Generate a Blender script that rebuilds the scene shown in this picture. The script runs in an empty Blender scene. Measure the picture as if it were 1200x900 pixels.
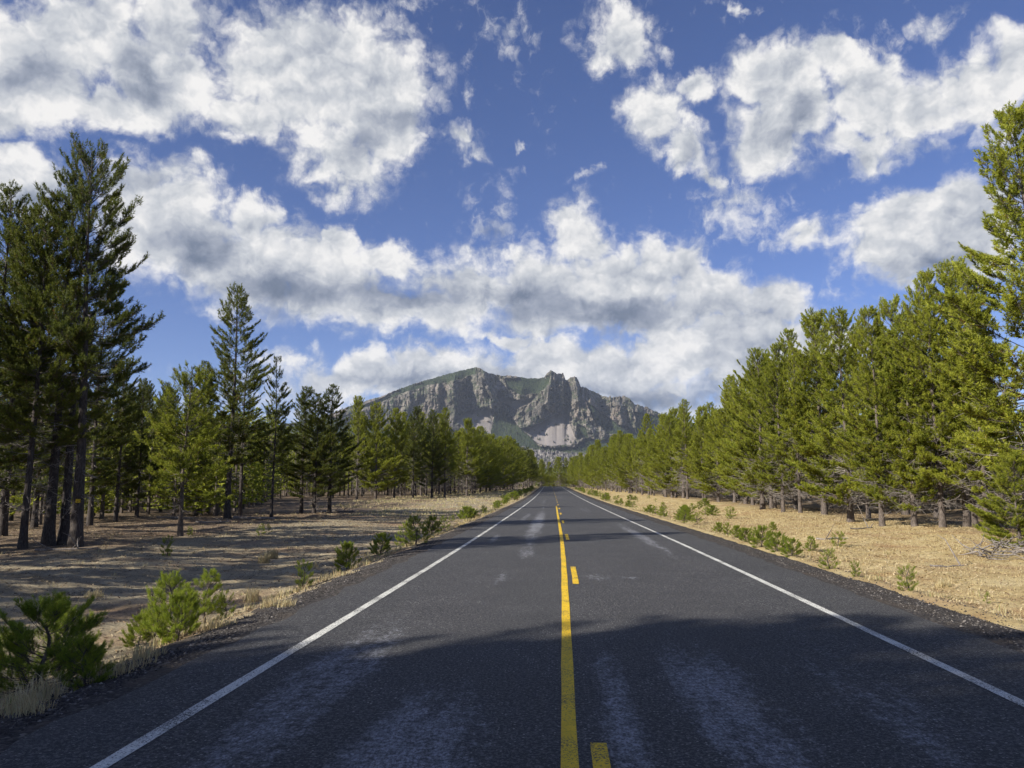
import bpy, math, random
import numpy as np

SEED = 7
rng = np.random.default_rng(SEED)
random.seed(SEED)
scene = bpy.context.scene
COL = scene.collection
R = math.radians

# ------------------------------------------------------------------ camera
H_CAM = 1.8
PITCH, YAW, FPX = R(7.63), R(3.87), 901.0
cam_d = bpy.data.cameras.new("camera")
cam = bpy.data.objects.new("camera", cam_d)
COL.objects.link(cam)
cam_d.sensor_width = 36.0
cam_d.lens = 36.0 * FPX / 1200.0
cam_d.clip_start = 0.05
cam_d.clip_end = 30000
cam.location = (0, 0, H_CAM)
cam.rotation_euler = (R(90) + PITCH, 0, YAW)
scene.camera = cam
FWD = np.array([-math.sin(YAW) * math.cos(PITCH), math.cos(YAW) * math.cos(PITCH), math.sin(PITCH)])
RGT = np.array([math.cos(YAW), math.sin(YAW), 0.0])
UPV = np.cross(RGT, FWD)


def ray(px, py):
    d = FWD * FPX + RGT * (px - 600) + UPV * (450 - py)
    return d / np.linalg.norm(d)


# ------------------------------------------------------------------ terrain
CY = np.array([-200, 0, 15, 27, 46, 63, 116, 200, 318, 345, 380, 430, 520, 700])
CX = np.array([0, 0, -.03, -.13, -.42, -.66, -1.5, -3.0, -5.3, -6.4, -10, -22, -60, -150.])
ZY = np.array([-200, 0, 50, 85, 116, 160, 200, 260, 318, 335, 350, 370, 400, 450, 800])
ZZ = np.array([0, 0, 0, .06, .2, .5, .85, 1.45, 2.0, 2.1, 2.0, 1.5, .6, .3, .3])
_yy = np.arange(-200, 701, 1.0)
_k = np.hanning(31); _k /= _k.sum()
def _smooth(a):
    p = np.concatenate([np.full(15, a[0]), a, np.full(15, a[-1])])
    return np.convolve(p, _k, mode='valid')
_cx = _smooth(np.interp(_yy, CY, CX)); _rz = _smooth(np.interp(_yy, ZY, ZZ))
def road_x(y): return np.interp(y, _yy, _cx)
def road_z(y): return np.interp(y, _yy, _rz)
def sstep(a, b, x):
    t = np.clip((x - a) / (b - a), 0, 1); return t * t * (3 - 2 * t)

_ph = np.random.default_rng(3).uniform(0, 6.28, (5, 12, 3))
def wav(x, y, sc, layer=0):
    """smooth pseudo noise about -1..1 made of rotated sine waves"""
    o = np.zeros(np.broadcast(x, y).shape)
    for i in range(12):
        a = _ph[layer, i, 0]; f = (0.6 + 0.9 * i / 11) / sc
        o = o + np.sin((x * math.cos(a) + y * math.sin(a)) * f * 6.28 + _ph[layer, i, 1])
    return o / 4.2

def terr(X, Y, detail=True):
    X = np.asarray(X, float); Y = np.asarray(Y, float)
    s = X - road_x(Y)
    zr = road_z(Y)
    far = sstep(60, 130, Y)
    lo = 0.55 * (1 - far) + 0.12 * far
    z = zr.copy() if hasattr(zr, 'copy') else zr
    z = z - lo * sstep(-4.0, -6.6, s) + 0.18 * sstep(-9, -16, s) * (1 - far)
    z = z - 0.22 * sstep(5.85, 7.3, s) + 0.25 * sstep(9, 17, s)
    under = sstep(-4.75, -4.4, s) * sstep(6.25, 5.9, s)
    z = z - 0.065 * under
    edge = sstep(4.4, 6.5, -s) + sstep(5.6, 7.5, s)
    z = z + edge * (0.05 * wav(X, Y, 6.0, 0) + 0.10 * wav(X, Y, 17.0, 1) * sstep(7, 14, np.abs(s)))
    if detail:
        z = z + edge * (0.022 * wav(X, Y, 0.9, 2) + 0.014 * wav(X, Y, 0.37, 3)) * (1 - sstep(30, 70, np.hypot(X, Y)))
    # land climbs slowly towards the mountain
    z = z + sstep(500, 2600, Y) * 60 + np.clip(Y - 2600, 0, None) * 0.085
    return z

def hit(px, py):
    """where the line of sight through a picture point meets the ground"""
    d = ray(px, py); t = 2.0
    while t < 4000:
        p = np.array([0, 0, H_CAM]) + d * t
        if p[2] <= float(terr(p[0], p[1], False)): return p
        t *= 1.004
    return p

def at_dist(px, y):
    d = ray(px, 570.0); return d[0] / d[1] * y

# ------------------------------------------------------------------ helpers
def mesh_np(name, verts, faces, mats=(), midx=None, smooth=False, attrs=None):
    """faces: (M,3) or (M,4) int array, or a list of such arrays"""
    if not isinstance(faces, (list, tuple)): faces = [faces]
    faces = [np.asarray(f, np.int32) for f in faces if len(f)]
    me = bpy.data.meshes.new(name)
    verts = np.ascontiguousarray(verts, np.float32)
    me.vertices.add(len(verts)); me.vertices.foreach_set("co", verts.ravel())
    tot = np.concatenate([np.full(len(f), f.shape[1], np.int32) for f in faces])
    flat = np.concatenate([f.ravel() for f in faces])
    st = np.concatenate([[0], np.cumsum(tot)[:-1]]).astype(np.int32)
    me.loops.add(len(flat)); me.loops.foreach_set("vertex_index", flat)
    me.polygons.add(len(tot)); me.polygons.foreach_set("loop_start", st)
    if midx is not None: me.polygons.foreach_set("material_index", np.asarray(midx, np.int32))
    me.polygons.foreach_set("use_smooth", np.full(len(tot), bool(smooth)))
    for m in mats: me.materials.append(m)
    for k, v in (attrs or {}).items():
        a = me.attributes.new(k, 'FLOAT', 'POINT'); a.data.foreach_set("value", np.asarray(v, np.float32))
    me.update(calc_edges=True)
    return me

def ob(name, me, parent=None, loc=None):
    o = bpy.data.objects.new(name, me); COL.objects.link(o)
    if parent is not None: o.parent = parent
    if loc is not None: o.location = loc
    return o

def tag(o, label=None, cat=None, group=None, kind=None):
    if label: o['label'] = label
    if cat: o['category'] = cat
    if group: o['group'] = group
    if kind: o['kind'] = kind
    return o

def grid_faces(nu, nv):
    i = np.arange(nu - 1)[:, None] * nv + np.arange(nv - 1)[None, :]
    i = i.ravel()
    return np.stack([i, i + nv, i + nv + 1, i + 1], 1)

def norm(a): return a / np.maximum(np.linalg.norm(a, axis=-1, keepdims=True), 1e-9)

def prisms(A, B, ra, rb, k=3):
    """tapered k-sided rods from A to B, all at once"""
    A = np.atleast_2d(A); B = np.atleast_2d(B); n = len(A)
    ra = np.broadcast_to(ra, (n,)); rb = np.broadcast_to(rb, (n,))
    d = norm(B - A)
    ref = np.where(np.abs(d[:, 2:3]) > .9, np.array([[1., 0, 0]]), np.array([[0, 0, 1.]]))
    u = norm(np.cross(d, ref)); v = np.cross(d, u)
    an = np.arange(k) * 2 * math.pi / k
    ring = u[:, None, :] * np.cos(an)[None, :, None] + v[:, None, :] * np.sin(an)[None, :, None]
    V = np.concatenate([A[:, None, :] + ring * ra[:, None, None], B[:, None, :] + ring * rb[:, None, None]], 1)
    base = (np.arange(n) * 2 * k)[:, None]
    j = np.arange(k)[None, :]; jn = (j + 1) % k
    F = np.stack([base + j, base + jn, base + k + jn, base + k + j], -1).reshape(-1, 4)
    return V.reshape(-1, 3), F

class Acc:
    """collects pieces of one mesh with their material slots"""
    def __init__(s): s.V = []; s.F = []; s.M = []; s.T = []; s.n = 0
    def add(s, V, F, m=0, t=0.5):
        V = np.asarray(V, float); s.V.append(V); s.F.append(np.asarray(F) + s.n); s.M.append(np.full(len(F), m))
        s.T.append(np.broadcast_to(t, (len(V),))); s.n += len(V)
    def mesh(s, name, mats, smooth=False):
        tri = [i for i, f in enumerate(s.F) if f.shape[1] == 3]; qu = [i for i, f in enumerate(s.F) if f.shape[1] == 4]
        fs, ms = [], []
        for g in (tri, qu):
            if g: fs.append(np.concatenate([s.F[i] for i in g])); ms.append(np.concatenate([s.M[i] for i in g]))
        return mesh_np(name, np.concatenate(s.V), fs, mats, np.concatenate(ms), smooth, {'tint': np.concatenate(s.T)})

def tube(pts, rad, k=8, jit=0.0, r_=None):
    """one smooth tube with shared rings"""
    pts = np.asarray(pts, float); n = len(pts)
    d = norm(np.gradient(pts, axis=0))
    ref = np.array([1., 0, 0]) if abs(d[0, 2]) > .8 else np.array([0, 0, 1.])
    u = norm(np.cross(d, ref)); v = np.cross(d, u)
    an = np.arange(k) * 2 * math.pi / k
    rr = np.asarray(rad, float)[:, None] * (1 + (0 if r_ is None else jit * r_.standard_normal((n, k))))
    V = pts[:, None, :] + (u[:, None, :] * np.cos(an)[None, :, None] + v[:, None, :] * np.sin(an)[None, :, None]) * rr[..., None]
    i = (np.arange(n - 1) * k)[:, None]; j = np.arange(k)[None, :]; jn = (j + 1) % k
    F = np.stack([i + j, i + jn, i + k + jn, i + k + j], -1).reshape(-1, 4)
    cap0 = len(V.reshape(-1, 3))
    return V.reshape(-1, 3), F

# ------------------------------------------------------------------ node helper
class NT:
    def __init__(s, tree): s.t = tree; s.N = tree.nodes; s.L = tree.links
    def new(s, typ, **kw):
        n = s.N.new(typ)
        for k, v in kw.items(): setattr(n, k, v)
        return n
    def put(s, sock, v):
        if hasattr(v, 'is_output') or isinstance(v, bpy.types.NodeSocket): s.L.new(v, sock)
        else: sock.default_value = v
    def math(s, op, a, b=None, c=None, clamp=False):
        n = s.new('ShaderNodeMath', operation=op); n.use_clamp = clamp
        s.put(n.inputs[0], a)
        if b is not None: s.put(n.inputs[1], b)
        if c is not None: s.put(n.inputs[2], c)
        return n.outputs[0]
    def vmath(s, op, a, b=None):
        n = s.new('ShaderNodeVectorMath', operation=op); s.put(n.inputs[0], a)
        if b is not None: s.put(n.inputs[1], b)
        return n.outputs[0]
    def scale(s, a, f):
        n = s.new('ShaderNodeVectorMath', operation='SCALE'); s.put(n.inputs[0], a); s.put(n.inputs['Scale'], f); return n.outputs[0]
    def noise(s, vec, scale, detail=4, rough=.55, out=0, ntype='FBM', dist=0.0, dim='3D'):
        n = s.new('ShaderNodeTexNoise'); n.noise_dimensions = dim; n.noise_type = ntype
        if vec is not None: s.L.new(vec, n.inputs['Vector'])
        n.inputs['Scale'].default_value = scale; n.inputs['Detail'].default_value = detail
        n.inputs['Roughness'].default_value = rough; n.inputs['Distortion'].default_value = dist
        return n.outputs[out]
    def mapr(s, v, a, b, c=0., d=1., smooth=False):
        n = s.new('ShaderNodeMapRange'); n.clamp = True
        if smooth: n.interpolation_type = 'SMOOTHSTEP'
        s.put(n.inputs[0], v)
        for i, q in enumerate((a, b, c, d)): s.put(n.inputs[1 + i], q)
        return n.outputs[0]
    def mix(s, f, a, b, mode='MIX'):
        n = s.new('ShaderNodeMix', data_type='RGBA', blend_type=mode)
        s.put(n.inputs[0], f)
        for sock, v in ((n.inputs[6], a), (n.inputs[7], b)):
            if isinstance(v, (tuple, list)): v = tuple(v) + ((1,) if len(v) == 3 else ())
            s.put(sock, v)
        return n.outputs[2]
    def ramp(s, v, stops):
        n = s.new('ShaderNodeValToRGB'); s.put(n.inputs[0], v); e = n.color_ramp.elements
        while len(e) > 1: e.remove(e[0])
        e[0].position = stops[0][0]; e[0].color = tuple(stops[0][1]) + (1,)
        for p, c in stops[1:]:
            q = e.new(p); q.color = tuple(c) + (1,)
        return n.outputs[0]
    def mapping(s, vec, loc=(0, 0, 0), rot=(0, 0, 0), sc=(1, 1, 1), typ='POINT'):
        n = s.new('ShaderNodeMapping', vector_type=typ); s.put(n.inputs[0], vec)
        n.inputs[1].default_value = loc; n.inputs[2].default_value = rot; n.inputs[3].default_value = sc
        return n.outputs[0]
    def bump(s, h, strength=.5, dist=.02, normal=None):
        n = s.new('ShaderNodeBump'); s.put(n.inputs['Height'], h); n.inputs['Strength'].default_value = strength
        n.inputs['Distance'].default_value = dist
        if normal is not None: s.L.new(normal, n.inputs['Normal'])
        return n.outputs[0]

def new_mat(name):
    m = bpy.data.materials.new(name); m.use_nodes = True
    t = NT(m.node_tree); b = t.N['Principled BSDF']; b.inputs['Roughness'].default_value = .9
    b.inputs['Specular IOR Level'].default_value = .25
    return m, t, b

# ------------------------------------------------------------------ materials
def mat_needles(name, dark, light, trans=.3, objvar=.5):
    m, t, b = new_mat(name)
    a = t.new('ShaderNodeAttribute', attribute_name='tint').outputs['Fac']
    oi = t.new('ShaderNodeObjectInfo').outputs['Random']
    f = t.math('ADD', t.math('MULTIPLY', a, 1 - objvar), t.math('MULTIPLY', oi, objvar))
    c = t.mix(f, dark, light)
    c = t.mix(t.mapr(a, .955, .965), c, (.16, .09, .03))
    t.put(b.inputs['Base Color'], c); b.inputs['Roughness'].default_value = .6
    b.inputs['Specular IOR Level'].default_value = .3
    tr = t.new('ShaderNodeBsdfTranslucent'); t.put(tr.inputs[0], c)
    mx = t.new('ShaderNodeMixShader'); mx.inputs[0].default_value = trans
    t.L.new(b.outputs[0], mx.inputs[1]); t.L.new(tr.outputs[0], mx.inputs[2])
    t.L.new(mx.outputs[0], t.N['Material Output'].inputs[0])
    return m

def mat_bark(name, c1, c2, sc=1.0):
    m, t, b = new_mat(name)
    co = t.new('ShaderNodeTexCoord').outputs['Object']
    v = t.mapping(co, sc=(14 * sc, 14 * sc, 3.0 * sc))
    n1 = t.noise(v, 2.2, 5, .65)
    n2 = t.noise(co, 1.2, 3, .5)
    c = t.ramp(t.math('ADD', t.math('MULTIPLY', n1, .75), t.math('MULTIPLY', n2, .25)),
               [(.34, tuple(x * .45 for x in c1)), (.5, c1), (.66, c2)])
    t.put(b.inputs['Base Color'], c)
    t.put(b.inputs['Normal'], t.bump(n1, .9, .03))
    return m

M_NEED_R = mat_needles("needles_painted_sun", (.085, .125, .010), (.49, .51, .062), .42, .2)  # sunlit look of the pines put into the base colour
M_NEED_L = mat_needles("needles_painted_shade", (.030, .055, .012), (.21, .23, .030), .36, .3)  # same needles, darker: shade put into the base colour
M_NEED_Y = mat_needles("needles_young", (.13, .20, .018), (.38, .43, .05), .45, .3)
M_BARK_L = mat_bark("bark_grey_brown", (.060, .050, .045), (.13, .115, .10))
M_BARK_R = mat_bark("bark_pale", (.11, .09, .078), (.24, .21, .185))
M_TWIG = mat_bark("twig_bark", (.10, .085, .07), (.19, .165, .14), 2)
M_DEAD = mat_bark("dead_wood", (.22, .195, .175), (.46, .42, .38), 1.5)

def mat_ground():
    m, t, b = new_mat("dry_forest_floor")
    co = t.new('ShaderNodeTexCoord').outputs['Object']
    sep = t.new('ShaderNodeSeparateXYZ'); t.L.new(co, sep.inputs[0])
    big = t.noise(co, .09, 4, .6); mid = t.noise(co, .7, 4, .65); fine = t.noise(co, 9, 4, .7)
    chip = t.noise(t.mapping(co, sc=(1, 1.0, 1)), 34, 3, .8)
    side = t.mapr(sep.outputs[0], -8, 6)           # greyer needle litter left of the road, straw right
    gold = t.ramp(mid, [(.3, (.32, .225, .10)), (.5, (.45, .35, .165)), (.68, (.54, .445, .24))])
    grey = t.ramp(mid, [(.3, (.175, .145, .095)), (.5, (.295, .25, .165)), (.68, (.40, .345, .23))])
    c = t.mix(side, grey, gold)
    rd = t.mapr(t.noise(co, .23, 4, .6), .52, .66)
    c = t.mix(t.math('MULTIPLY', rd, .55), c, (.30, .165, .085))
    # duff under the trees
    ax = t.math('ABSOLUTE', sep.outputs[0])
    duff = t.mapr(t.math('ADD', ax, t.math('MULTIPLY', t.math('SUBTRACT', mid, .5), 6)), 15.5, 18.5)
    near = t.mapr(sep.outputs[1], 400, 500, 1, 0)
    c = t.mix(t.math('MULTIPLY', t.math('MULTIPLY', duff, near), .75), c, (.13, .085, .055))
    spk = t.mapr(chip, .54, .62)
    c = t.mix(t.math('MULTIPLY', spk, .75), c, (.075, .052, .036))
    spk2 = t.mapr(t.noise(co, 22, 2, .7), .60, .66)
    c = t.mix(t.math('MULTIPLY', spk2, .45), c, (.56, .46, .29))
    farf = t.mapr(sep.outputs[1], 380, 700)
    c = t.mix(farf, c, (.05, .06, .025))
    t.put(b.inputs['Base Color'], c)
    h = t.math('ADD', t.math('MULTIPLY', fine, .7), t.math('MULTIPLY', chip, .5))
    t.put(b.inputs['Normal'], t.bump(h, 1.0, .035))
    return m
M_GROUND = mat_ground()

def patch_mask(t, X, Y, lst):
    out = None
    for (x, y, rx, ry, a) in lst:
        dx = t.math('DIVIDE', t.math('SUBTRACT', X, x), rx); dy = t.math('DIVIDE', t.math('SUBTRACT', Y, y), ry)
        r2 = t.math('ADD', t.math('MULTIPLY', dx, dx), t.math('MULTIPLY', dy, dy))
        g = t.math('MULTIPLY', t.math('SUBTRACT', 1.0, r2, clamp=True), a)
        out = g if out is None else t.math('MAXIMUM', out, g)
    return out

def mat_asphalt():
    m, t, b = new_mat("asphalt")
    co = t.new('ShaderNodeTexCoord').outputs['Object']
    sp = t.new('ShaderNodeSeparateXYZ'); t.L.new(co, sp.inputs[0])
    X = t.new('ShaderNodeAttribute', attribute_name='across').outputs['Fac']; Y = sp.outputs[1]
    n1 = t.noise(co, .8, 4, .6); grain = t.noise(co, 95, 3, .8); grain2 = t.noise(co, 210, 2, .9)
    c = t.ramp(n1, [(.3, (.024, .025, .027)), (.55, (.036, .037, .040)), (.75, (.052, .052, .055))])
    c = t.mix(t.mapr(grain, .30, .50), (.014, .014, .016), c)
    vo = t.new('ShaderNodeTexVoronoi'); t.L.new(co, vo.inputs['Vector']); vo.inputs['Scale'].default_value = 36
    sepc = t.new('ShaderNodeSeparateColor'); t.L.new(vo.outputs['Color'], sepc.inputs[0])
    st = t.math('MULTIPLY', t.mapr(vo.outputs['Distance'], .36, .26), t.mapr(sepc.outputs[0], .76, .86))
    c = t.mix(t.math('MULTIPLY', st, t.mapr(n1, .4, .6, .35, .9)), c, (.52, .50, .46))  # pale aggregate stones, painted bright to stand for sun glints too
    g3 = t.noise(co, 34, 3, .85); c = t.mix(t.mapr(g3, .50, .58, 0, .75), c, (.135, .134, .132)); c = t.mix(t.mapr(g3, .50, .40, 0, .7), c, (.016, .016, .018))  # coarser speckle: sun glints painted as pale spots, plus dark spots
    st2 = t.mapr(grain2, .58, .68)
    c = t.mix(t.math('MULTIPLY', st2, .75), c, (.16, .155, .15))
    # bleached, scuffed wheel tracks and worn patches
    streak = t.noise(t.mapping(co, sc=(2.6, .42, 1)), 1.3, 7, .78)
    blot = t.noise(t.mapping(co, sc=(3.2, 4.2, 1)), 1.6, 5, .75)
    tracks = patch_mask(t, X, Y, [(-1.05, 4.5, .75, 3.6, .95), (-2.2, 7, .55, 5, .8), (.42, 6.0, .28, 4.5, .75), (1.35, 6.8, .6, 3.4, .9),
                                  (2.6, 7, .7, 4.0, .5), (-1.05, 40, .5, 24, .95), (-1.9, 47, .3, 10, .7), (-1.2, 15.6, .35, 2.2, .45), (2.9, 30, .42, 13, .80),
                                  (-.95, 21.5, .35, 3.2, .7), (.75, 15.6, .6, .9, .6), (-1.3, 90, .4, 25, .6), (2.2, 60, .7, 12, .5), (-1.1, 66, .12, 3, 1.0),
                                  (-2.3, 27, .2, 3.5, .8), (1.0, 120, .5, 20, .5), (1.3, 15.6, .3, .35, .8)])
    fin = t.noise(t.mapping(co, sc=(1.0, .8, 1)), 13, 6, .75)
    k = t.math('ADD', t.math('MULTIPLY', streak, .50), t.math('ADD', t.math('MULTIPLY', blot, .30), t.math('MULTIPLY', fin, .46)))
    pm = t.mapr(t.math('ADD', t.math('MULTIPLY', tracks, .27), k), .76, .88)
    pm = t.math('MULTIPLY', pm, t.mapr(t.noise(t.mapping(co, sc=(1, .6, 1)), 38, 4, .8), .42, .60, .10, 1.0))
    c = t.mix(t.math('MULTIPLY', pm, .9), c, (.33, .34, .37))
    dust = t.mapr(t.math('ADD', t.math('ABSOLUTE', t.math('SUBTRACT', X, .56)), t.math('MULTIPLY', t.math('SUBTRACT', streak, .5), .8)), 4.05, 4.6)
    c = t.mix(t.math('MULTIPLY', dust, .4), c, (.06, .055, .050))
    # fine transverse seal cracks and one long scratch
    t.put(b.inputs['Base Color'], c)
    b.inputs['Roughness'].default_value = .78; b.inputs['Specular IOR Level'].default_value = .35
    t.put(b.inputs['Normal'], t.bump(t.math('ADD', grain, t.math('MULTIPLY', grain2, .5)), .8, .008))
    return m
M_ASPH = mat_asphalt()

def mat_paint(name, c1, wear):
    m, t, b = new_mat(name)
    co = t.new('ShaderNodeTexCoord').outputs['Object']
    n = t.noise(co, 60, 4, .8); n2 = t.noise(co, 1.4, 4, .6)
    w = t.mapr(t.math('ADD', n, t.math('MULTIPLY', n2, .35)), wear, wear + .07)
    dirt = t.noise(co, 7, 4, .6)
    c = t.mix(t.mapr(dirt, .35, .75), c1, tuple(x * .78 for x in c1))
    c = t.mix(w, c, (.05, .05, .052))
    t.put(b.inputs['Base Color'], c); b.inputs['Roughness'].default_value = .7
    t.put(b.inputs['Normal'], t.bump(n, .5, .004))
    return m
M_WHITE = mat_paint("white_road_paint", (.70, .70, .64), .68)
M_YELLOW = mat_paint("yellow_road_paint", (.80, .53, .020), .71)

def mat_gravel():
    m, t, b = new_mat("shoulder_gravel")
    co = t.new('ShaderNodeTexCoord').outputs['Object']
    vo = t.new('ShaderNodeTexVoronoi'); t.L.new(co, vo.inputs['Vector']); vo.inputs['Scale'].default_value = 28
    sc = t.new('ShaderNodeSeparateColor'); t.L.new(vo.outputs['Color'], sc.inputs[0])
    c = t.ramp(sc.outputs[0], [(0, (.028, .025, .024)), (.6, (.055, .049, .045)), (.9, (.095, .085, .077)), (1, (.20, .185, .165))])
    c = t.mix(t.mapr(t.noise(co, 1.1, 4, .65), .50, .72), c, (.085, .068, .052))
    t.put(b.inputs['Base Color'], c)
    t.put(b.inputs['Normal'], t.bump(t.math('SUBTRACT', t.noise(co, 20, 4, .8), vo.outputs['Distance']), 1.0, .03))
    return m
M_GRAVEL = mat_gravel()

def mat_tint(name, stops, trans=0.0, rough=.85):
    m, t, b = new_mat(name)
    a = t.new('ShaderNodeAttribute', attribute_name='tint').outputs['Fac']
    c = t.ramp(a, stops); t.put(b.inputs['Base Color'], c); b.inputs['Roughness'].default_value = rough
    if trans:
        tr = t.new('ShaderNodeBsdfTranslucent'); t.put(tr.inputs[0], c)
        mx = t.new('ShaderNodeMixShader'); mx.inputs[0].default_value = trans
        t.L.new(b.outputs[0], mx.inputs[1]); t.L.new(tr.outputs[0], mx.inputs[2])
        t.L.new(mx.outputs[0], t.N['Material Output'].inputs[0])
    return m
M_STRAW = mat_tint("dry_straw", [(0, (.30, .20, .08)), (.45, (.49, .39, .21)), (.8, (.58, .51, .31)), (1, (.20, .24, .06))], .3)
M_LITTER = mat_tint("needle_litter", [(0, (.05, .035, .025)), (.4, (.16, .10, .06)), (.7, (.40, .30, .16)), (1, (.54, .45, .29))])
M_STONE = mat_tint("loose_stone", [(0, (.03, .027, .026)), (.6, (.075, .067, .062)), (1, (.24, .22, .20))])

# ------------------------------------------------------------------ sky and clouds
SUN_AZ_BACK, SUN_EL = 35.0, 29.0      # sun stands left of the road and a little behind
sun_dir = np.array([-math.cos(R(SUN_AZ_BACK)) * math.cos(R(SUN_EL)), -math.sin(R(SUN_AZ_BACK)) * math.cos(R(SUN_EL)), math.sin(R(SUN_EL))])

def build_world():
    w = bpy.data.worlds.new("World"); scene.world = w; w.use_nodes = True
    t = NT(w.node_tree); bg = t.N['Background']
    sky = t.new('ShaderNodeTexSky', sky_type='NISHITA'); sky.sun_disc = False
    sky.sun_elevation = R(SUN_EL); sky.sun_rotation = math.atan2(sun_dir[0], sun_dir[1])
    sky.altitude = 1500; sky.air_density = 1.0; sky.dust_density = .35; sky.ozone_density = 2.2
    D = t.new('ShaderNodeTexCoord').outputs['Generated']
    sp = t.new('ShaderNodeSeparateXYZ'); t.L.new(D, sp.inputs[0])
    az = t.math('MULTIPLY', t.math('ARCTAN2', sp.outputs[0], sp.outputs[1]), 57.2958)
    el = t.math('MULTIPLY', t.math('ARCSINE', sp.outputs[2]), 57.2958)
    cb = t.new('ShaderNodeCombineXYZ'); t.L.new(az, cb.inputs[0]); t.L.new(el, cb.inputs[1])
    P = cb.outputs[0]
    # billowing edges: push the cloud map about with noise at two sizes
    def warp(P, scale, amt, det, rough=.6):
        n = t.noise(P, scale, det, rough, out=1, dim='2D')
        return t.vmath('ADD', P, t.scale(t.vmath('SUBTRACT', n, (.5, .5, .5)), amt))
    PW = warp(P, .10, 4.5, 2)
    PW2 = warp(P, .40, 1.5, 4, .62)
    PW = warp(PW, .38, 2.6, 5, .62)
    def aziel(px, py):
        d = ray(px, py); return np.array([math.degrees(math.atan2(d[0], d[1])), math.degrees(math.asin(d[2]))])
    def field(lst, vec, typ='SPHERICAL'):
        out = None
        for (cx, cy, rx, ry, rot, amp) in lst:
            c = aziel(cx, cy); a = R(rot)
            e1 = aziel(cx + math.cos(a) * 10, cy + math.sin(a) * 10) - c; e2 = aziel(cx - math.sin(a) * 10, cy + math.cos(a) * 10) - c
            s1 = np.linalg.norm(e1) / 10 * rx; s2 = np.linalg.norm(e2) / 10 * ry
            v = t.mapping(vec, (c[0], c[1], 0), (0, 0, math.atan2(e1[1], e1[0])), (s1, s2, 1), 'TEXTURE')
            g = t.new('ShaderNodeTexGradient', gradient_type=typ); t.L.new(v, g.inputs[0])
            o = g.outputs['Fac']
            if amp != 1: o = t.math('MULTIPLY', o, amp)
            out = o if out is None else t.math('MAXIMUM', out, o)
        return out
    # flatten z so that gradient distance is measured in the az/el plane only
    fl = t.new('ShaderNodeVectorMath', operation='MULTIPLY'); t.L.new(PW, fl.inputs[0]); fl.inputs[1].default_value = (1, 1, 0); PW = fl.outputs[0]
    blobs = [ # cx cy rx ry rot amp   (thick cumulus)
        (60, 55, 190, 115, 0, 1), (185, 95, 120, 80, 10, 1), (30, 120, 130, 60, 0, 1), (205, 20, 90, 70, 0, 1), (130, 130, 120, 40, 5, .8),
        (375, 90, 165, 105, 8, 1), (440, 125, 105, 95, 0, 1), (395, 185, 90, 60, 10, .9), (300, 140, 100, 45, 0, .8), (540, 165, 42, 30, 0, .7),
        (38, 218, 85, 62, 0, 1.1), (170, 215, 62, 55, 0, 1), (210, 270, 110, 100, 15, 1), (300, 250, 62, 38, 0, .95), (300, 310, 150, 85, 12, 1),
        (385, 335, 130, 75, 10, 1), (392, 288, 42, 36, 0, .9), (470, 368, 140, 40, 10, .9), (465, 310, 75, 45, 10, .8), (550, 335, 130, 62, 5, .95),
        (672, 282, 48, 62, 0, 1), (710, 325, 90, 70, 0, 1), (620, 345, 150, 62, 0, 1), (765, 312, 80, 65, 0, 1), (700, 362, 165, 52, 0, 1),
        (830, 350, 110, 62, 8, .95), (895, 362, 85, 45, 0, .9), (800, 300, 60, 50, 0, .9),
        (717, 38, 60, 52, 20, .95), (758, 135, 52, 62, 20, .95), (795, 172, 72, 42, 35, .9), (805, 100, 45, 30, 0, .8), (835, 205, 45, 20, 30, .7),
        (903, 92, 72, 62, 0, 1), (912, 148, 85, 72, 0, 1), (975, 78, 65, 42, 0, .85), (1018, 112, 80, 62, 0, .95), (1005, 165, 65, 36, 0, .85),
        (1070, 130, 85, 62, 0, .9), (1130, 110, 85, 62, 0, .85), (1185, 85, 75, 52, 0, .85), (1175, 150, 70, 42, 0, .7),
        (1065, 272, 115, 74, -5, 1.1), (1135, 262, 105, 80, -15, 1.1), (1095, 300, 115, 52, 0, 1), (960, 270, 42, 32, 0, .7),
        (520, 446, 330, 40, 0, 1), (720, 424, 240, 46, 0, 1), (860, 412, 190, 52, 0, 1), (430,448,130,36,0,.9), (700, 448, 330, 45, 0, .9), (590, 398, 70, 20, 0, .8)]
    thin = [(865, 250, 95, 62, 10, .8), (1095, 35, 80, 30, -15, .75), (480, 15, 70, 30, 0, .6), (590, 45, 50, 45, 40, .55), (580, 275, 70, 55, 0, .7),
            (680, 217, 30, 14, 0, .8), (615, 166, 15, 12, 0, .8), (550, 125, 30, 42, 0, .7), (860, 3, 45, 14, 0, .8), (770, 60, 20, 16, 0, .7),
            (700, 450, 330, 56, 0, 1.9), (520, 446, 290, 48, 0, 1.6), (250, 470, 300, 40, 0, .6), (990, 350, 100, 30, 0, .5), (470, 480, 330, 30, 0, .9), (1000, 400, 160, 40, 0, .55), (840, 220, 60, 40, 20, .5)]
    F = field(blobs, PW)
    T = field(thin, PW)
    # elsewhere round the horizon: loose clouds from noise alone
    away = t.mapr(t.math('ABSOLUTE', az), 42, 55)
    fn = t.mapr(t.noise(D, 2.1, 5, .55), .50, .75, 0, .8)
    F = t.math('MAXIMUM', F, t.math('MULTIPLY', t.math('MULTIPLY', fn, away), t.mapr(el, 3, 14)))
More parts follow.
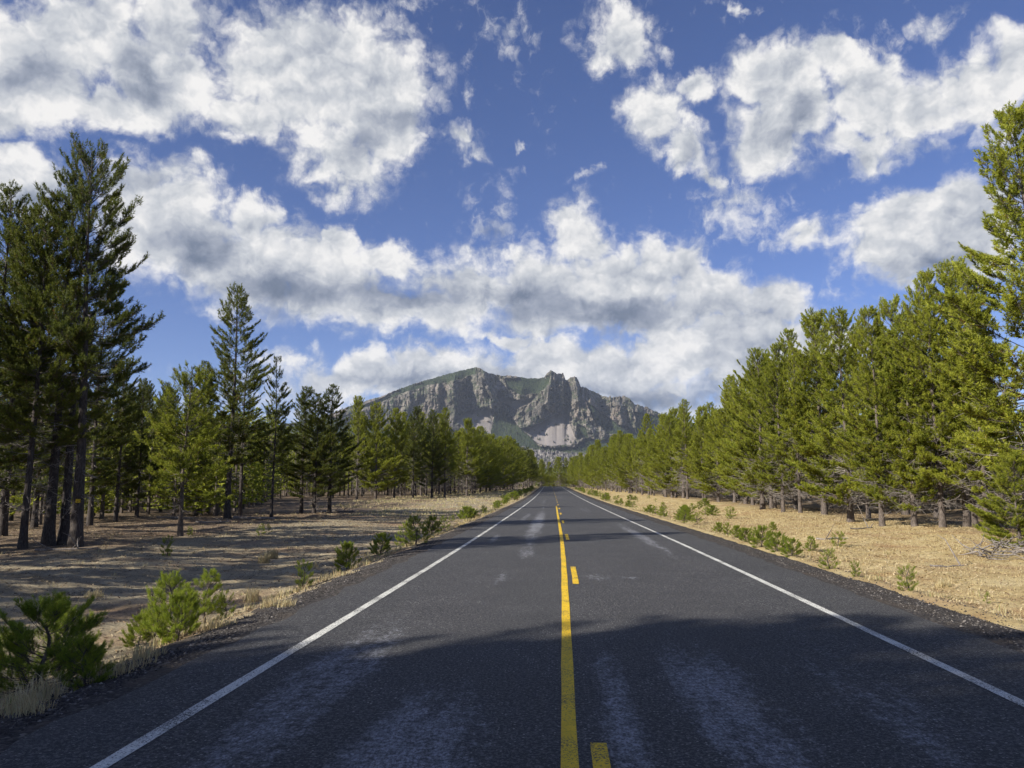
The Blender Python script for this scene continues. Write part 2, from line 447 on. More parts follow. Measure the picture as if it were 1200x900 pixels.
    def puffs(vec):
        n = t.new('ShaderNodeTexVoronoi', voronoi_dimensions='2D', feature='SMOOTH_F1'); n.normalize = False
        t.L.new(vec, n.inputs['Vector']); n.inputs['Scale'].default_value = .24; n.inputs['Detail'].default_value = 3.2
        n.inputs['Roughness'].default_value = .55; n.inputs['Lacunarity'].default_value = 2.3; n.inputs['Smoothness'].default_value = .35
        return n.outputs['Distance']
    PF = t.mapping(PW2, sc=(.85, 1.15, 1))                # a little flatter than round
    OFF = (.60, -.85, 0)
    v1 = puffs(PF); v1u = puffs(t.mapping(PF, loc=OFF))
    n1 = t.noise(P, .16, 6, .58, dim='2D')
    n2 = t.noise(PW2, .8, 5, .60, dim='2D'); n2u = t.noise(t.mapping(PW2, loc=(.30, -.45, 0)), .8, 3, .55, dim='2D')
    n1u = t.noise(t.mapping(P, loc=(1.1, -1.7, 0)), .16, 4, .55, dim='2D')
    dens = t.math('ADD', t.math('MULTIPLY', F, 1.75), t.math('MULTIPLY', t.math('SUBTRACT', n1, .5), 1.5))
    dens = t.math('SUBTRACT', dens, t.math('MULTIPLY', t.math('SUBTRACT', v1, .45), .55))
    dens = t.math('ADD', dens, t.math('MULTIPLY', t.math('SUBTRACT', n2, .5), .45))
    A1 = t.mapr(dens, .06, .70, 0, 1, True)
    td = t.math('ADD', t.math('MULTIPLY', T, 1.0), t.math('MULTIPLY', t.math('SUBTRACT', n2, .5), 1.6))
    td = t.math('ADD', td, t.math('MULTIPLY', t.math('SUBTRACT', n1, .5), 1.0))
    A2 = t.mapr(td, .22, 1.10, 0, .85, True)
    hal = t.math('ADD', t.math('MULTIPLY', F, 1.5), t.math('ADD', t.math('MULTIPLY', t.math('SUBTRACT', n2, .5), 1.9), t.math('MULTIPLY', t.math('SUBTRACT', n1, .5), 1.4)))
    A3 = t.math('MULTIPLY', t.mapr(hal, -.05, 1.1, 0, .75, True), t.mapr(F, .02, .22))
    A = t.math('MAXIMUM', t.math('MAXIMUM', A1, A2), A3)
    # relief: thickness here against thickness towards the sun
    rel = t.math('ADD', t.math('MULTIPLY', t.math('SUBTRACT', v1u, v1), .60), t.math('MULTIPLY', t.math('SUBTRACT', n2, n2u), .34))
    rel = t.math('ADD', rel, t.math('MULTIPLY', t.math('SUBTRACT', n1, n1u), 1.1))
    shade = field([ (320, 345, 190, 52, 12, 1), (225, 310, 110, 60, 20, .9), (470, 352, 130, 40, 5, .7), (690, 372, 190, 42, 0, 1), (620, 345, 80, 30, 0, .6), (180, 100, 85, 45, 10, .75), (50, 90, 80, 40, 0, .5),
                    (935, 155, 62, 50, -30, .75), (800, 190, 50, 30, 30, .4), (470, 130, 60, 60, 0, .45), (410, 160, 70, 40, 0, .4), (740, 462, 300, 24, 0, .8), (850, 445, 150, 24, 0, .5), (1120, 310, 105, 34, 0, .8), (1030, 150, 60, 30, 0, .4),
                    (500, 450, 230, 24, 0, .6), (40, 240, 70, 30, 0, .6), (880, 385, 120, 20, 0, .5), (560, 350, 90, 25, 0, .6), (580, 280, 60, 40, 0, .8)], PW, 'QUADRATIC_SPHERE')
    edge = t.mapr(dens, .35, 1.5)          # thick hearts are greyer than rims
    lum = t.math('ADD', .98, t.math('MULTIPLY', rel, .50))
    lum = t.math('ADD', lum, t.math('MULTIPLY', t.math('SUBTRACT', .45, v1), .14))
    lum = t.math('SUBTRACT', lum, t.math('MULTIPLY', edge, .20))
    lum = t.math('SUBTRACT', lum, t.math('MULTIPLY', shade, .62))
    lum = t.math('MAXIMUM', t.math('MINIMUM', lum, 1.0), .12)
    cc = t.ramp(lum, [(0.0, (.11, .15, .23)), (.30, (.20, .245, .34)), (.55, (.38, .42, .51)), (.78, (.66, .685, .73)), (1.0, (1.0, .985, .97))])
    CL = t.new('ShaderNodeVectorMath', operation='SCALE'); t.L.new(cc, CL.inputs[0]); CL.inputs['Scale'].default_value = CLOUD_GAIN
    sk = t.mix(1.0, sky.outputs[0], (SKY_TINT[0], SKY_TINT[1], SKY_TINT[2]), 'MULTIPLY')
    A = t.math('MULTIPLY', A, t.mapr(el, 0, 2))
    out = t.mix(A, sk, CL.outputs[0])
    t.L.new(out, bg.inputs[0]); bg.inputs[1].default_value = SKY_STRENGTH
    w.cycles.sampling_method = 'MANUAL'; w.cycles.sample_map_resolution = 512
SKY_STRENGTH = .063
CLOUD_GAIN = 9.0
SKY_TINT = (.78, .84, 1.19)
build_world()

sun_l = bpy.data.lights.new("sun", 'SUN'); sun_l.energy = 5.0; sun_l.angle = R(.53); sun_l.color = (1.0, .93, .82)
sun_o = ob("sun", sun_l)
import mathutils
sun_o.rotation_euler = mathutils.Vector(sun_dir).to_track_quat('Z', 'Y').to_euler()

vs = scene.view_settings
vs.view_transform = 'Standard'; vs.look = 'None'; vs.exposure = 0.70; vs.gamma = 1.0; vs.use_curve_mapping = False
scene.cycles.max_bounces = 5; scene.cycles.diffuse_bounces = 3; scene.cycles.glossy_bounces = 1
scene.cycles.transmission_bounces = 2; scene.cycles.volume_bounces = 0; scene.cycles.transparent_max_bounces = 4
scene.cycles.use_adaptive_sampling = True; scene.cycles.adaptive_threshold = .02
scene.cycles.caustics_reflective = False; scene.cycles.caustics_refractive = False

#@@REST
# ------------------------------------------------------------------ ground sheet
def nonuni(breaks):
    out = []
    for a, b, st in breaks: out.append(np.arange(a, b, st))
    out.append([breaks[-1][1]]); return np.concatenate(out)
def build_ground():
    xs = nonuni([(-3500, -600, 200), (-600, -120, 30), (-120, -40, 5), (-40, -18, .8), (-18, -8.2, .25), (-8.2, -4, .13), (-4, 5.4, 1.0), (5.4, 9, .13), (9, 20, .25), (20, 45, 1.0), (45, 120, 6), (120, 600, 30), (600, 3500, 200)])
    ys = nonuni([(-120, -20, 6), (-20, 3, 1), (3, 32, .16), (32, 60, .4), (60, 130, 1.0), (130, 460, 3), (460, 1000, 20), (1000, 5600, 120)])
    # columns follow the road's bends
    X, Y = np.meshgrid(xs, ys, indexing='ij')
    Xw = X + road_x(Y) * np.clip(1 - np.abs(X) / 120, 0, 1)
    Z = terr(Xw, Y)
    V = np.stack([Xw, Y, Z], -1).reshape(-1, 3)
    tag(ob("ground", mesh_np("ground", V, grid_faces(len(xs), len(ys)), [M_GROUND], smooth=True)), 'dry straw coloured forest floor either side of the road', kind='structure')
build_ground()

# ------------------------------------------------------------------ road
YR = nonuni([(-60, 2, 2), (2, 130, .5), (130, 460, 2)])
def strip(offs, dz, name, mat, parent=None, ys=YR, across=False, jit=None):
    """a ribbon that follows the road: offs = list of (offset, z rise)"""
    ys = np.asarray(ys, float)
    V = np.zeros((len(offs), len(ys), 3)); A = np.zeros((len(offs), len(ys)))
    for i, (o, z) in enumerate(offs):
        oo = o + (jit[i](ys) if jit and jit[i] else 0)
        V[i, :, 0] = road_x(ys) + oo; V[i, :, 1] = ys; V[i, :, 2] = road_z(ys) + dz + z + crown(oo); A[i] = oo
    me = mesh_np(name, V.reshape(-1, 3), grid_faces(len(offs), len(ys))[:, ::-1][:, [3, 2, 1, 0]], [mat], smooth=True, attrs={'across': A.reshape(-1)})
    return ob(name, me, parent)
def crown(o): return 0.035 - 0.004 * np.abs(np.asarray(o) - .3) ** 1.3
rr = np.random.default_rng(11)
def wob(amp, sc, layer): return lambda y: amp * wav(y * 0 + 3.0 * layer, y, sc, layer)
AL, AR = -3.85, 4.97
road = strip([(AL, 0), (AL + .12, 0)] + [(x, 0) for x in np.linspace(-3.2, 4.4, 12)] + [(AR - .12, 0), (AR, 0)], 0, "road", M_ASPH,
             jit=[wob(.07, 1.6, 1)] + [None] * 14 + [wob(.07, 1.4, 2)])
tag(road, 'dark asphalt two lane road running straight to the mountain', kind='structure')
def mark(x0, x1, y0, y1, mat, name, lab=None):
    ys = np.arange(y0, y1 + .01, 1.0) if y1 - y0 > 8 else np.linspace(y0, y1, 6)
    j = lambda y: .003 * np.sin(y * 2.1 + x0) + .002 * np.sin(y * 5.3)
    o = strip([(x0, 0), ((x0 + x1) / 2, 0), (x1, 0)], .005, name, mat, road, ys, jit=[j, None, lambda y: .003 * np.sin(y * 1.7 + x1 * 3)])
    if lab: o['label'] = lab
    return o
mark(-3.04, -2.92, -20, 345, M_WHITE, "edge_line", 'white edge line on the left side of the road')
mark(3.74, 3.86, -20, 345, M_WHITE, "edge_line", 'white edge line on the right side of the road')
mark(-.028, .087, -20, 71, M_YELLOW, "centre_line", 'solid yellow centre line')
y = 2.55
while y < 345:
    mark(.178, .29, y, y + 3.1, M_YELLOW, "centre_dash"); y += 11.95
# gravel shoulders slope away under the edge of the dry ground
YG = nonuni([(-20, 3, 1), (3, 45, .25), (45, 130, 1), (130, 400, 3)])
gl = strip([(AL + .10, -.012), (-4.1, -.02), (-4.4, -.04), (-4.7, -.10), (-5.0, -.20), (-5.5, -.60)], 0, "gravel_shoulder", M_GRAVEL, ys=YG,
           jit=[None, wob(.05, .9, 1), wob(.07, 1.1, 2), wob(.1, 1.3, 3), wob(.12, 2.3, 1), None])
tag(gl, 'dark gravel shoulder on the left of the road', kind='structure')
gr = strip([(AR - .10, -.012), (5.2, -.018), (5.45, -.022), (5.8, -.035), (6.15, -.10), (6.7, -.40)], 0, "gravel_shoulder", M_GRAVEL, ys=YG,
           jit=[None, wob(.05, .9, 2), wob(.06, 1.1, 3), wob(.08, 1.3, 4), wob(.1, 2.3, 2), None])
for g_ in (gr,): tag(g_, 'dark gravel shoulder on the right of the road', kind='structure')

# loose stones on shoulders (uncountable)
def stones():
    n = 14000
    side = rr.random(n) < .5
    Y = 3.5 + rr.gamma(1.3, 9, n)
    o = np.where(side, -(4.0 + rr.gamma(2.2, .22, n)), 5.1 + rr.gamma(2.2, .22, n))
    X = road_x(Y) + o
    zz = road_z(Y) + crown(o)
    gx = np.array([-5.5, -5.0, -4.7, -4.4, -4.1, -3.75, 4.87, 5.2, 5.45, 5.8, 6.15, 6.7]); gz = np.array([-.60, -.20, -.10, -.04, -.02, -.012, -.012, -.018, -.022, -.035, -.10, -.40])
    zz = np.maximum(zz + np.interp(o, gx, gz), terr(X, Y))
    r = rr.uniform(.005, .014, n) * rr.choice([1, 1, 1.6], n)
    P = np.stack([X, Y, zz + r * .25], 1)
    oct_ = np.array([[1, 0, 0], [0, 1, 0], [-1, 0, 0], [0, -1, 0], [0, 0, .7], [0, 0, -.7]], float)
    a = rr.uniform(0, 6.28, n); c, s_ = np.cos(a), np.sin(a)
    jit = rr.uniform(.6, 1.3, (n, 6, 1))
    V = oct_[None] * jit * r[:, None, None]
    V = np.stack([V[..., 0] * c[:, None] - V[..., 1] * s_[:, None], V[..., 0] * s_[:, None] + V[..., 1] * c[:, None], V[..., 2]], -1) + P[:, None, :]
    f = np.array([[0, 1, 4], [1, 2, 4], [2, 3, 4], [3, 0, 4], [1, 0, 5], [2, 1, 5], [3, 2, 5], [0, 3, 5]])
    F = (np.arange(n)[:, None, None] * 6 + f[None]).reshape(-1, 3)
    tint = np.repeat(rr.random(n) ** 1.6, 6)
    o_ = ob("shoulder_gravel", mesh_np("shoulder_gravel", V.reshape(-1, 3), F, [M_STONE], attrs={'tint': tint}))
    tag(o_, 'loose dark gravel along both road shoulders', 'gravel', kind='stuff')
stones()

# ------------------------------------------------------------------ litter and dry grass (uncountable)
def litter():
    n = 190000
    Y = 3 + 62 * rr.random(n) ** 1.5; 
    left = rr.random(n) < .55
    X = np.where(left, -5.0 - 26 * rr.random(n) ** 1.1, 6.3 + 15 * rr.random(n) ** 1.1) + road_x(Y)
    keep = np.abs(X / Y) < 1.0
    X, Y, left = X[keep], Y[keep], left[keep]; n = len(X)
    Z = terr(X, Y)
    a = rr.uniform(0, 6.28, n); L = rr.uniform(.02, .07, n) * (1 + Y / 90); w = rr.uniform(.003, .009, n) * (1 + Y / 60)
    tilt = rr.uniform(-.1, .5, n)
    d = np.stack([np.cos(a), np.sin(a), tilt], 1); sd = np.stack([-np.sin(a), np.cos(a), rr.uniform(-.5, .5, n)], 1)
    P = np.stack([X, Y, Z + .004], 1)
    V = np.stack([P - sd * w[:, None], P + sd * w[:, None], P + d * L[:, None] + sd * w[:, None], P + d * L[:, None] - sd * w[:, None]], 1).reshape(-1, 3)
    F = np.arange(4 * n).reshape(-1, 4)
    t_ = np.where(left, rr.random(n) ** 1.1, .25 + .75 * rr.random(n) ** .8)
    o = ob("ground_litter", mesh_np("ground_litter", V, F, [M_LITTER], attrs={'tint': np.repeat(t_, 4)}))
    tag(o, 'scattered bark chips and dry needles over the forest floor', 'litter', kind='stuff')
litter()

def blades(P, h, lean, w, r_):
    """bent grass blades from root points"""
    n = len(P); a = r_.uniform(0, 6.28, n)
    out = np.stack([np.cos(a), np.sin(a), np.zeros(n)], 1); sd = np.stack([-np.sin(a), np.cos(a), np.zeros(n)], 1)
    M_ = P + out * (lean * h * .35)[:, None] + np.array([0, 0, 1.]) * (h * .6)[:, None]
    T_ = P + out * (lean * h)[:, None] + np.array([0, 0, 1.]) * (h * (1 - .25 * lean))[:, None]
    V = np.stack([P - sd * w[:, None], P + sd * w[:, None], M_ + sd * w[:, None] * .7, M_ - sd * w[:, None] * .7, T_], 1)
    b = np.arange(n)[:, None] * 5
    Q = b + np.array([[0, 1, 2, 3]]); T3 = b + np.array([[3, 2, 4]])
    return V.reshape(-1, 3), Q, T3
def grass():
    Ps, hs, ts = [], [], []
    def tuft(x, y, n, h, sp, t0, t1):
        z = float(terr(x, y))
        a = rr.uniform(0, 6.28, n); q = sp * np.sqrt(rr.random(n))
        Ps.append(np.stack([x + q * np.cos(a), y + q * np.sin(a), np.full(n, z - .01)], 1)); hs.append(h * rr.uniform(.45, 1.1, n)); ts.append(rr.uniform(t0, t1, n))
    # fringe along both edges of the road
    for side in (-1, 1):
        y = 3.5
        while y < 330:
            k = int(rr.integers(1, 4))
            for _ in range(k):
                o = (-rr.gamma(2.0, .45) - 4.75) if side < 0 else (rr.gamma(2.0, .4) + 6.15)
                hh = rr.uniform(.07, .22) * (1.1 if side < 0 else .7) * (1 + min(y, 200) / 300)
                tuft(road_x(y) + o, y + rr.uniform(-.3, .3), int(12 if y > 60 else 26), hh, .10 + y / 900, .2, 1.0)
            y += .42 + y * .012
    for (px, py, h) in [(18, 838, .30), (45, 842, .26), (8, 815, .3), (62, 818, .3), (120, 800, .28), (150, 790, .25), (175, 770, .22), (235, 740, .25), (262, 735, .2), (325, 714, .2), (300, 705, .35), (320, 655, .45), (312, 660, .4), (105, 735, .25), (88, 728, .2), (110, 700, .2), (340, 715, .22), (1045, 650, .15), (1100, 690, .2)]:
        p = hit(px, py)
        for _ in range(3): tuft(p[0] + rr.uniform(-.15, .15), p[1] + rr.uniform(-.15, .15), 45, h, .13, .3, .9)
    # sparse low tufts over the fields
    for _ in range(900):
        y = 6 + 90 * rr.random() ** 1.3; s = -1 if rr.random() < .6 else 1
        x = s * (6.5 + 18 * rr.random()) + road_x(y)
        tuft(x, y, 9, rr.uniform(.05, .16), .12, .2, .9)
    for _ in range(6500):
        y = 5 + 55 * rr.random() ** 1.2; x = road_x(y) + 6.3 + 11.5 * rr.random()
        if abs(x / y) < .95: tuft(x, y, 6, rr.uniform(.03, .09), .15, .3, .8)
    # a wide band of pale grass beyond the trees on the left
    for _ in range(2600):
        y = rr.uniform(58, 220); x = road_x(y) - rr.uniform(5.5, 26 if y > 75 else 16)
        tuft(x, y, 7, rr.uniform(.15, .34), .35, .45, 1.0)
    for _ in range(1200):
        y = rr.uniform(40, 260); x = road_x(y) + rr.uniform(6.6, 14)
        tuft(x, y, 7, rr.uniform(.10, .22), .35, .3, .85)
    P = np.concatenate(Ps); h = np.concatenate(hs); t_ = np.concatenate(ts); n = len(P)
    w = (.0018 + .00022 * P[:, 1]) * rr.uniform(.7, 1.4, n)
    V, Q, T3 = blades(P, h, rr.uniform(.1, .8, n), w, rr)
    o = ob("dry_grass", mesh_np("dry_grass", V, [Q, T3], [M_STRAW], attrs={'tint': np.repeat(t_, 5)}))
    tag(o, 'pale dry grass tufts along the road edges and over the fields', 'grass', kind='stuff')
grass()

# ------------------------------------------------------------------ pines
def needles(acc, P, D, L, k, nl, nw, r_, a0=32, a1=82, tint=None):
    """k needles round each shoot (start P, direction D, length L)"""
    n = len(P)
    ref = np.where(np.abs(D[:, 2:3]) > .9, np.array([[1., 0, 0]]), np.array([[0, 0, 1.]]))
    u = norm(np.cross(D, ref)); v = np.cross(D, u)
    t_ = r_.random((n, k)) ** .8; ph = r_.uniform(0, 6.28, (n, k)); al = np.radians(r_.uniform(a0, a1, (n, k)))
    al = al * (1 - .5 * t_ ** 3)
    rad = u[:, None, :] * np.cos(ph)[..., None] + v[:, None, :] * np.sin(ph)[..., None]
    nd = D[:, None, :] * np.cos(al)[..., None] + rad * np.sin(al)[..., None]
    base = P[:, None, :] + D[:, None, :] * (L[:, None] * t_)[..., None]
    ln = nl * r_.uniform(.7, 1.15, (n, k))
    tip = base + nd * ln[..., None]
    sd = norm(np.cross(nd, r_.standard_normal((n, k, 3)))) * nw
    V = np.stack([base - sd, base + sd, tip], 2).reshape(-1, 3)
    F = np.arange(len(V)).reshape(-1, 3)
    tt = r_.random(n) if tint is None else tint
    tt = np.clip(np.repeat(tt, k) + r_.normal(0, .10, n * k) + .12 * (np.repeat(tt, k) < .9) * (t_.ravel() - .5), 0, 1)
    acc.add(V, F, 0, np.repeat(tt, 3))

def make_pine(seed, H, Rad, cb, nb, sub, kneed, nl=.085, nw=.0105, shape=.75, dead=40, lean=0.0, trunk_r=.15, mats=None, tuftL=.20, open_=0.0, deadlen=1.3, updir=.55, gaps=0):
    """a pine: trunk with dead limbs, and a crown of live branches with needle tufts"""
    r_ = np.random.default_rng(seed)
    mneed, mbark = mats
    # trunk line
    hs = np.linspace(-.25, H * .985, 16); s = np.clip(hs / H, 0, 1)
    ph1, ph2 = r_.uniform(0, 6.28, 2); la = r_.uniform(0, 6.28)
    bx = .10 * np.sin(s * 4 + ph1) * s + lean * s ** 1.5 * H * math.cos(la); by = .10 * np.sin(s * 5 + ph2) * s + lean * s ** 1.5 * H * math.sin(la)
    line = np.stack([bx, by, hs], 1)
    rad = trunk_r * (1 - s) ** 1.15 * (1 + .45 * np.exp(-np.clip(hs, 0, None) * 3.0)) + .012
    tr = Acc()
    V, F = tube(line, rad, 12, .035, r_); tr.add(V, F)
    def at(h):
        return np.stack([np.interp(h, hs, line[:, 0]), np.interp(h, hs, line[:, 1]), h], -1)
    # dead limbs on the lower stem
    nd = dead
    if nd:
        h = r_.uniform(.08 * H, (cb + .22) * H, nd) if nd > 25 else r_.uniform(.05 * H, (cb + .12) * H, nd)
        a = r_.uniform(0, 6.28, nd); L = deadlen * r_.uniform(.3, 1.0, nd) * (.6 + .4 * np.clip(h / (cb * H + .1), 0, 1))
        o = np.stack([np.cos(a), np.sin(a), 0 * a], 1); p0 = at(h); droop = r_.uniform(-.65, .25, nd); cv = r_.uniform(-.3, .55, nd)
        prev = p0; K = 4
        for j in range(1, K + 1):
            q = j / K
            p = p0 + o * (L * q)[:, None] + np.array([0, 0, 1.]) * (L * (droop * q + cv * q * q))[:, None] + r_.normal(0, .03, (nd, 3)) * q
            dr = .026 if nd > 90 else .019; V, F = prisms(prev, p, dr * (1 - .75 * (q - 1 / K)) , dr * (1 - .75 * q)); tr.add(V, F, 1)
            if j > 1:
                for _ in range(2):
                    tw = p + (o * .5 + r_.normal(0, .55, (nd, 3))) * (L * .28)[:, None]
                    V, F = prisms(p, tw, .008, .004); tr.add(V, F, 1)
            prev = p
    tme = tr.mesh("trunk", [mbark, M_DEAD], smooth=True)
    # live branches
    cr = Acc()
    t_ = np.sort(r_.random(nb)) ** .95
    h = (cb + (1 - cb) * t_) * H * .985
    a = np.arange(nb) * 2.39996 + r_.normal(0, .5, nb)
    prof = np.where(t_ < .18, .72 + .28 * t_ / .18, 1.0) * (1 - t_) ** shape + .045
    L = Rad * prof * r_.uniform(.62, 1.12, nb)
    for g in range(gaps):      # bites out of the outline
        ga, gh = r_.uniform(0, 6.28), r_.uniform(.15, .85)
        near = np.exp(-((np.angle(np.exp(1j * (a - ga)))) / .55) ** 2 - ((t_ - gh) / .10) ** 2); L = L * (1 - .6 * near)
    L = np.maximum(L, .16)
    o = np.stack([np.cos(a), np.sin(a), 0 * a], 1); p0 = at(h)
    pit = np.radians(-14 + 62 * t_ ** 1.2) + r_.normal(0, .12, nb); cv = .28 + r_.uniform(0, .22, nb)
    def bp(i, q):
        l = L[i]
        return p0[i] + o[i] * (l * q * np.cos(pit[i]))[:, None] + np.array([0, 0, 1.]) * (l * (np.sin(pit[i]) * q + cv[i] * q ** 2.2))[:, None]
    idx = np.arange(nb); K = 5; rb = .010 + .011 * L / max(Rad, .1)
    if H < 3: rb *= .35
    prev = bp(idx, np.zeros(nb))
    for j in range(1, K + 1):
        q = j / K; p = bp(idx, np.full(nb, q)); V, F = prisms(prev, p, rb * (1 - .8 * (q - .2)), rb * (1 - .8 * q)); cr.add(V, F, 1); prev = p
    # side shoots
    m = np.maximum(2, (sub * L / 1.6 * r_.uniform(.7, 1.3, nb)).astype(int)) if H > 3 else np.maximum(3, (sub * L * 2.2).astype(int))
    bi = np.repeat(idx, m); n = len(bi)
    q0 = .28 + .5 * open_
    q = q0 + (1 - q0) * r_.random(n) ** .75
    st = bp(bi, q); nx = bp(bi, np.minimum(q + .05, 1.08)); bd = norm(nx - st)
    sgn = np.where(r_.random(n) < .5, -1, 1.); side = norm(np.cross(bd, np.array([0, 0, 1.]))) * sgn[:, None]
    spread = r_.uniform(.15, 1.2, n)
    sd = norm(bd * 1.0 + side * spread[:, None] + np.array([0, 0, 1.]) * r_.uniform(-.1, updir, n)[:, None])
    sl = (.10 + .34 * L[bi] * (1.1 - q) * r_.uniform(.5, 1.2, n)) if H > 3 else (.05 + .25 * L[bi] * (1.1 - q))
    sl = np.minimum(sl, .85)
    en = st + sd * sl[:, None]
    V, F = prisms(st, en, .006 if H > 3 else .003, .004 if H > 3 else .002); cr.add(V, F, 1)
    T0, TD, TL = [en], [norm(sd + np.array([0, 0, updir * .8]))], [np.full(n, tuftL) * r_.uniform(.7, 1.25, n)]
    # more tufts along longer side shoots and at branch ends
    ml = sl > .25; 
    T0.append((st + sd * (sl * .5)[:, None])[ml]); dd = norm(sd + r_.normal(0, .55, (n, 3)) + np.array([0, 0, updir * .6])); TD.append(dd[ml]); TL.append(np.full(ml.sum(), tuftL * .8))
    T0.append((st + sd * (sl * .8)[:, None])[ml]); dd = norm(sd - side * .9 + r_.normal(0, .3, (n, 3)) + np.array([0, 0, updir * .5])); TD.append(dd[ml]); TL.append(np.full(ml.sum(), tuftL * .85))
    ends = bp(idx, np.ones(nb)); TD.append(norm(ends - bp(idx, np.full(nb, .9)) + np.array([0, 0, .04]))); T0.append(ends); TL.append(np.full(nb, tuftL * 1.3))
    top = at(np.array([H * .97])); T0.append(top); TD.append(np.array([[0, 0, 1.]])); TL.append(np.array([tuftL * 2]))
    T0, TD, TL = np.concatenate(T0), np.concatenate(TD), np.concatenate(TL)
    # tint: branchwise clumps plus chance
    tint = np.clip(r_.normal(.5, .22, len(T0)), 0, .93); tint[r_.random(len(T0)) < .006] = 1.0
    needles(cr, T0 - TD * (TL * .25)[:, None], TD, TL, kneed, nl, nw, r_, tint=tint)
    cme = cr.mesh("crown", [mneed, M_TWIG], smooth=False)
    return tme, cme, H

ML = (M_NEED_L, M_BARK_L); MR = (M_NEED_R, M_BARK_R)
PINES = {
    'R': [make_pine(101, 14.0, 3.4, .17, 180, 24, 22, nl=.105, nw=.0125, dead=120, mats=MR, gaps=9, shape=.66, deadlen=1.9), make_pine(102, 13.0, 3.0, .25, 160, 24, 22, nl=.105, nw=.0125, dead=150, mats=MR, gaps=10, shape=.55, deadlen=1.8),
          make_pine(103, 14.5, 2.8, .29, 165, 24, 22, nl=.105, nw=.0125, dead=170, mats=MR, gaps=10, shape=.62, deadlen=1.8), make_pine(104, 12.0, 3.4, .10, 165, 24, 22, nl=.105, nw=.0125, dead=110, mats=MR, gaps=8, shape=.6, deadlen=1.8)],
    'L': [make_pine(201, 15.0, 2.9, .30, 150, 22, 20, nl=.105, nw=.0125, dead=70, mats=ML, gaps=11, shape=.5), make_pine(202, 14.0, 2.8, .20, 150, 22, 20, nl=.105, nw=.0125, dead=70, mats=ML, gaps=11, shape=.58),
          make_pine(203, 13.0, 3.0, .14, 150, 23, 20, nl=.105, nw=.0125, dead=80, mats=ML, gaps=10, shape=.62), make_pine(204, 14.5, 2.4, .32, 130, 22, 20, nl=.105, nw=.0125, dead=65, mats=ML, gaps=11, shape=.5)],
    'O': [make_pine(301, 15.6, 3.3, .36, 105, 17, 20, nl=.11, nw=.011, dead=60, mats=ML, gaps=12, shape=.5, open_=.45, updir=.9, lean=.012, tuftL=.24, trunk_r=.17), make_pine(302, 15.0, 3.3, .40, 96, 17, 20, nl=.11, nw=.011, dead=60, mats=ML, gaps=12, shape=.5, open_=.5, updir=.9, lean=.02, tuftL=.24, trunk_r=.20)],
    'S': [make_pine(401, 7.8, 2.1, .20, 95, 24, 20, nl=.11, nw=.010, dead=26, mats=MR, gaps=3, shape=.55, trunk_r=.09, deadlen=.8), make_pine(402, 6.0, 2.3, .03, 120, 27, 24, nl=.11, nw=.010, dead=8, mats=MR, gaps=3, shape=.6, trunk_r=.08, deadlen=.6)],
}
MY = (M_NEED_Y, M_BARK_R)
SEEDL = [make_pine(501, 1.0, .42, .05, 42, 17, 50, nl=.050, nw=.0018, dead=0, mats=MY, tuftL=.10, shape=.5, trunk_r=.014, updir=1.1),
         make_pine(502, 1.0, .46, .04, 28, 13, 50, nl=.055, nw=.0020, dead=0, mats=MY, tuftL=.12, shape=.45, trunk_r=.013, updir=1.2),
         make_pine(503, 1.0, .62, .03, 60, 20, 54, nl=.052, nw=.0019, dead=0, mats=MY, tuftL=.10, shape=.42, trunk_r=.016, updir=.9),
         make_pine(504, 1.0, .32, .06, 22, 11, 46, nl=.055, nw=.0022, dead=0, mats=MY, tuftL=.12, shape=.6, trunk_r=.012, updir=1.3)]

def place(proto, x, y, h, label, group=None, rot=None, wide=1.0, name='pine_tree', cat='pine tree', parts=('trunk', 'crown'), lean=(0, 0), z=None):
    tme, cme, H = proto
    e = bpy.data.objects.new(name, None); COL.objects.link(e); e.empty_display_size = .3
    zz = float(terr(x, y, False)) if z is None else z
    e.location = (x, y, zz - .03); k = h / H
    e.rotation_euler = (lean[0], lean[1], random.uniform(0, 6.28) if rot is None else rot)
    e.scale = (k * wide, k * wide, k)
    tag(e, label, cat, group)
    for me, nm in ((tme, parts[0]), (cme, parts[1])):
        o = bpy.data.objects.new(nm, me); COL.objects.link(o); o.parent = e
    return e

def hero(px, py, top, proto, label, group=None, **kw):
    """tree whose foot is seen at (px, py) and whose tip reaches picture height `top`"""
    p = hit(px, py); d = ray(px, top)
    t = math.hypot(p[0], p[1]) / math.hypot(d[0], d[1]); h = H_CAM + d[2] * t - p[2]
    return place(proto, p[0], p[1], h, label, group, **kw)

P_ = PINES; random.seed(5)
placed = []
def H_(px, py, top, kind, i, label, **kw):
    o = hero(px, py, top, P_[kind][i], label, **kw); placed.append((o.location.x, o.location.y)); return o
# --- left: the dark near group
H_(26, 644, 232, 'L', 0, 'dark pine at the left edge, its black trunk the leftmost of the near group', rot=1)
H_(56, 640, 205, 'O', 1, 'slim dark pine with straight black trunk just left of the twin trunks', rot=2.1)
H_(74, 638, 178, 'O', 0, 'tall dark pine with black trunk touching the grey tagged trunk', rot=.4)
leaner = H_(88, 641, 168, 'O', 1, 'tallest near pine, leaning grey trunk with a small yellow tag', rot=3.0, lean=(0, .01))
H_(-25, 640, 215, 'L', 1, 'dark pine cut by the left picture edge, behind the leftmost trunk', rot=4)
H_(2, 628, 245, 'L', 2, 'dense dark pine with feathery tip behind the leftmost near trunk', rot=5)
H_(105, 616, 330, 'L', 3, 'thinner dark pine standing behind the leaning tagged pine', rot=1.4)
H_(40, 618, 300, 'L', 0, 'dark pine seen between the two leftmost near trunks', rot=3.4)
H_(135, 612, 420, 'L', 1, 'dark shaded pine to the right of the tagged pine', rot=2.2)
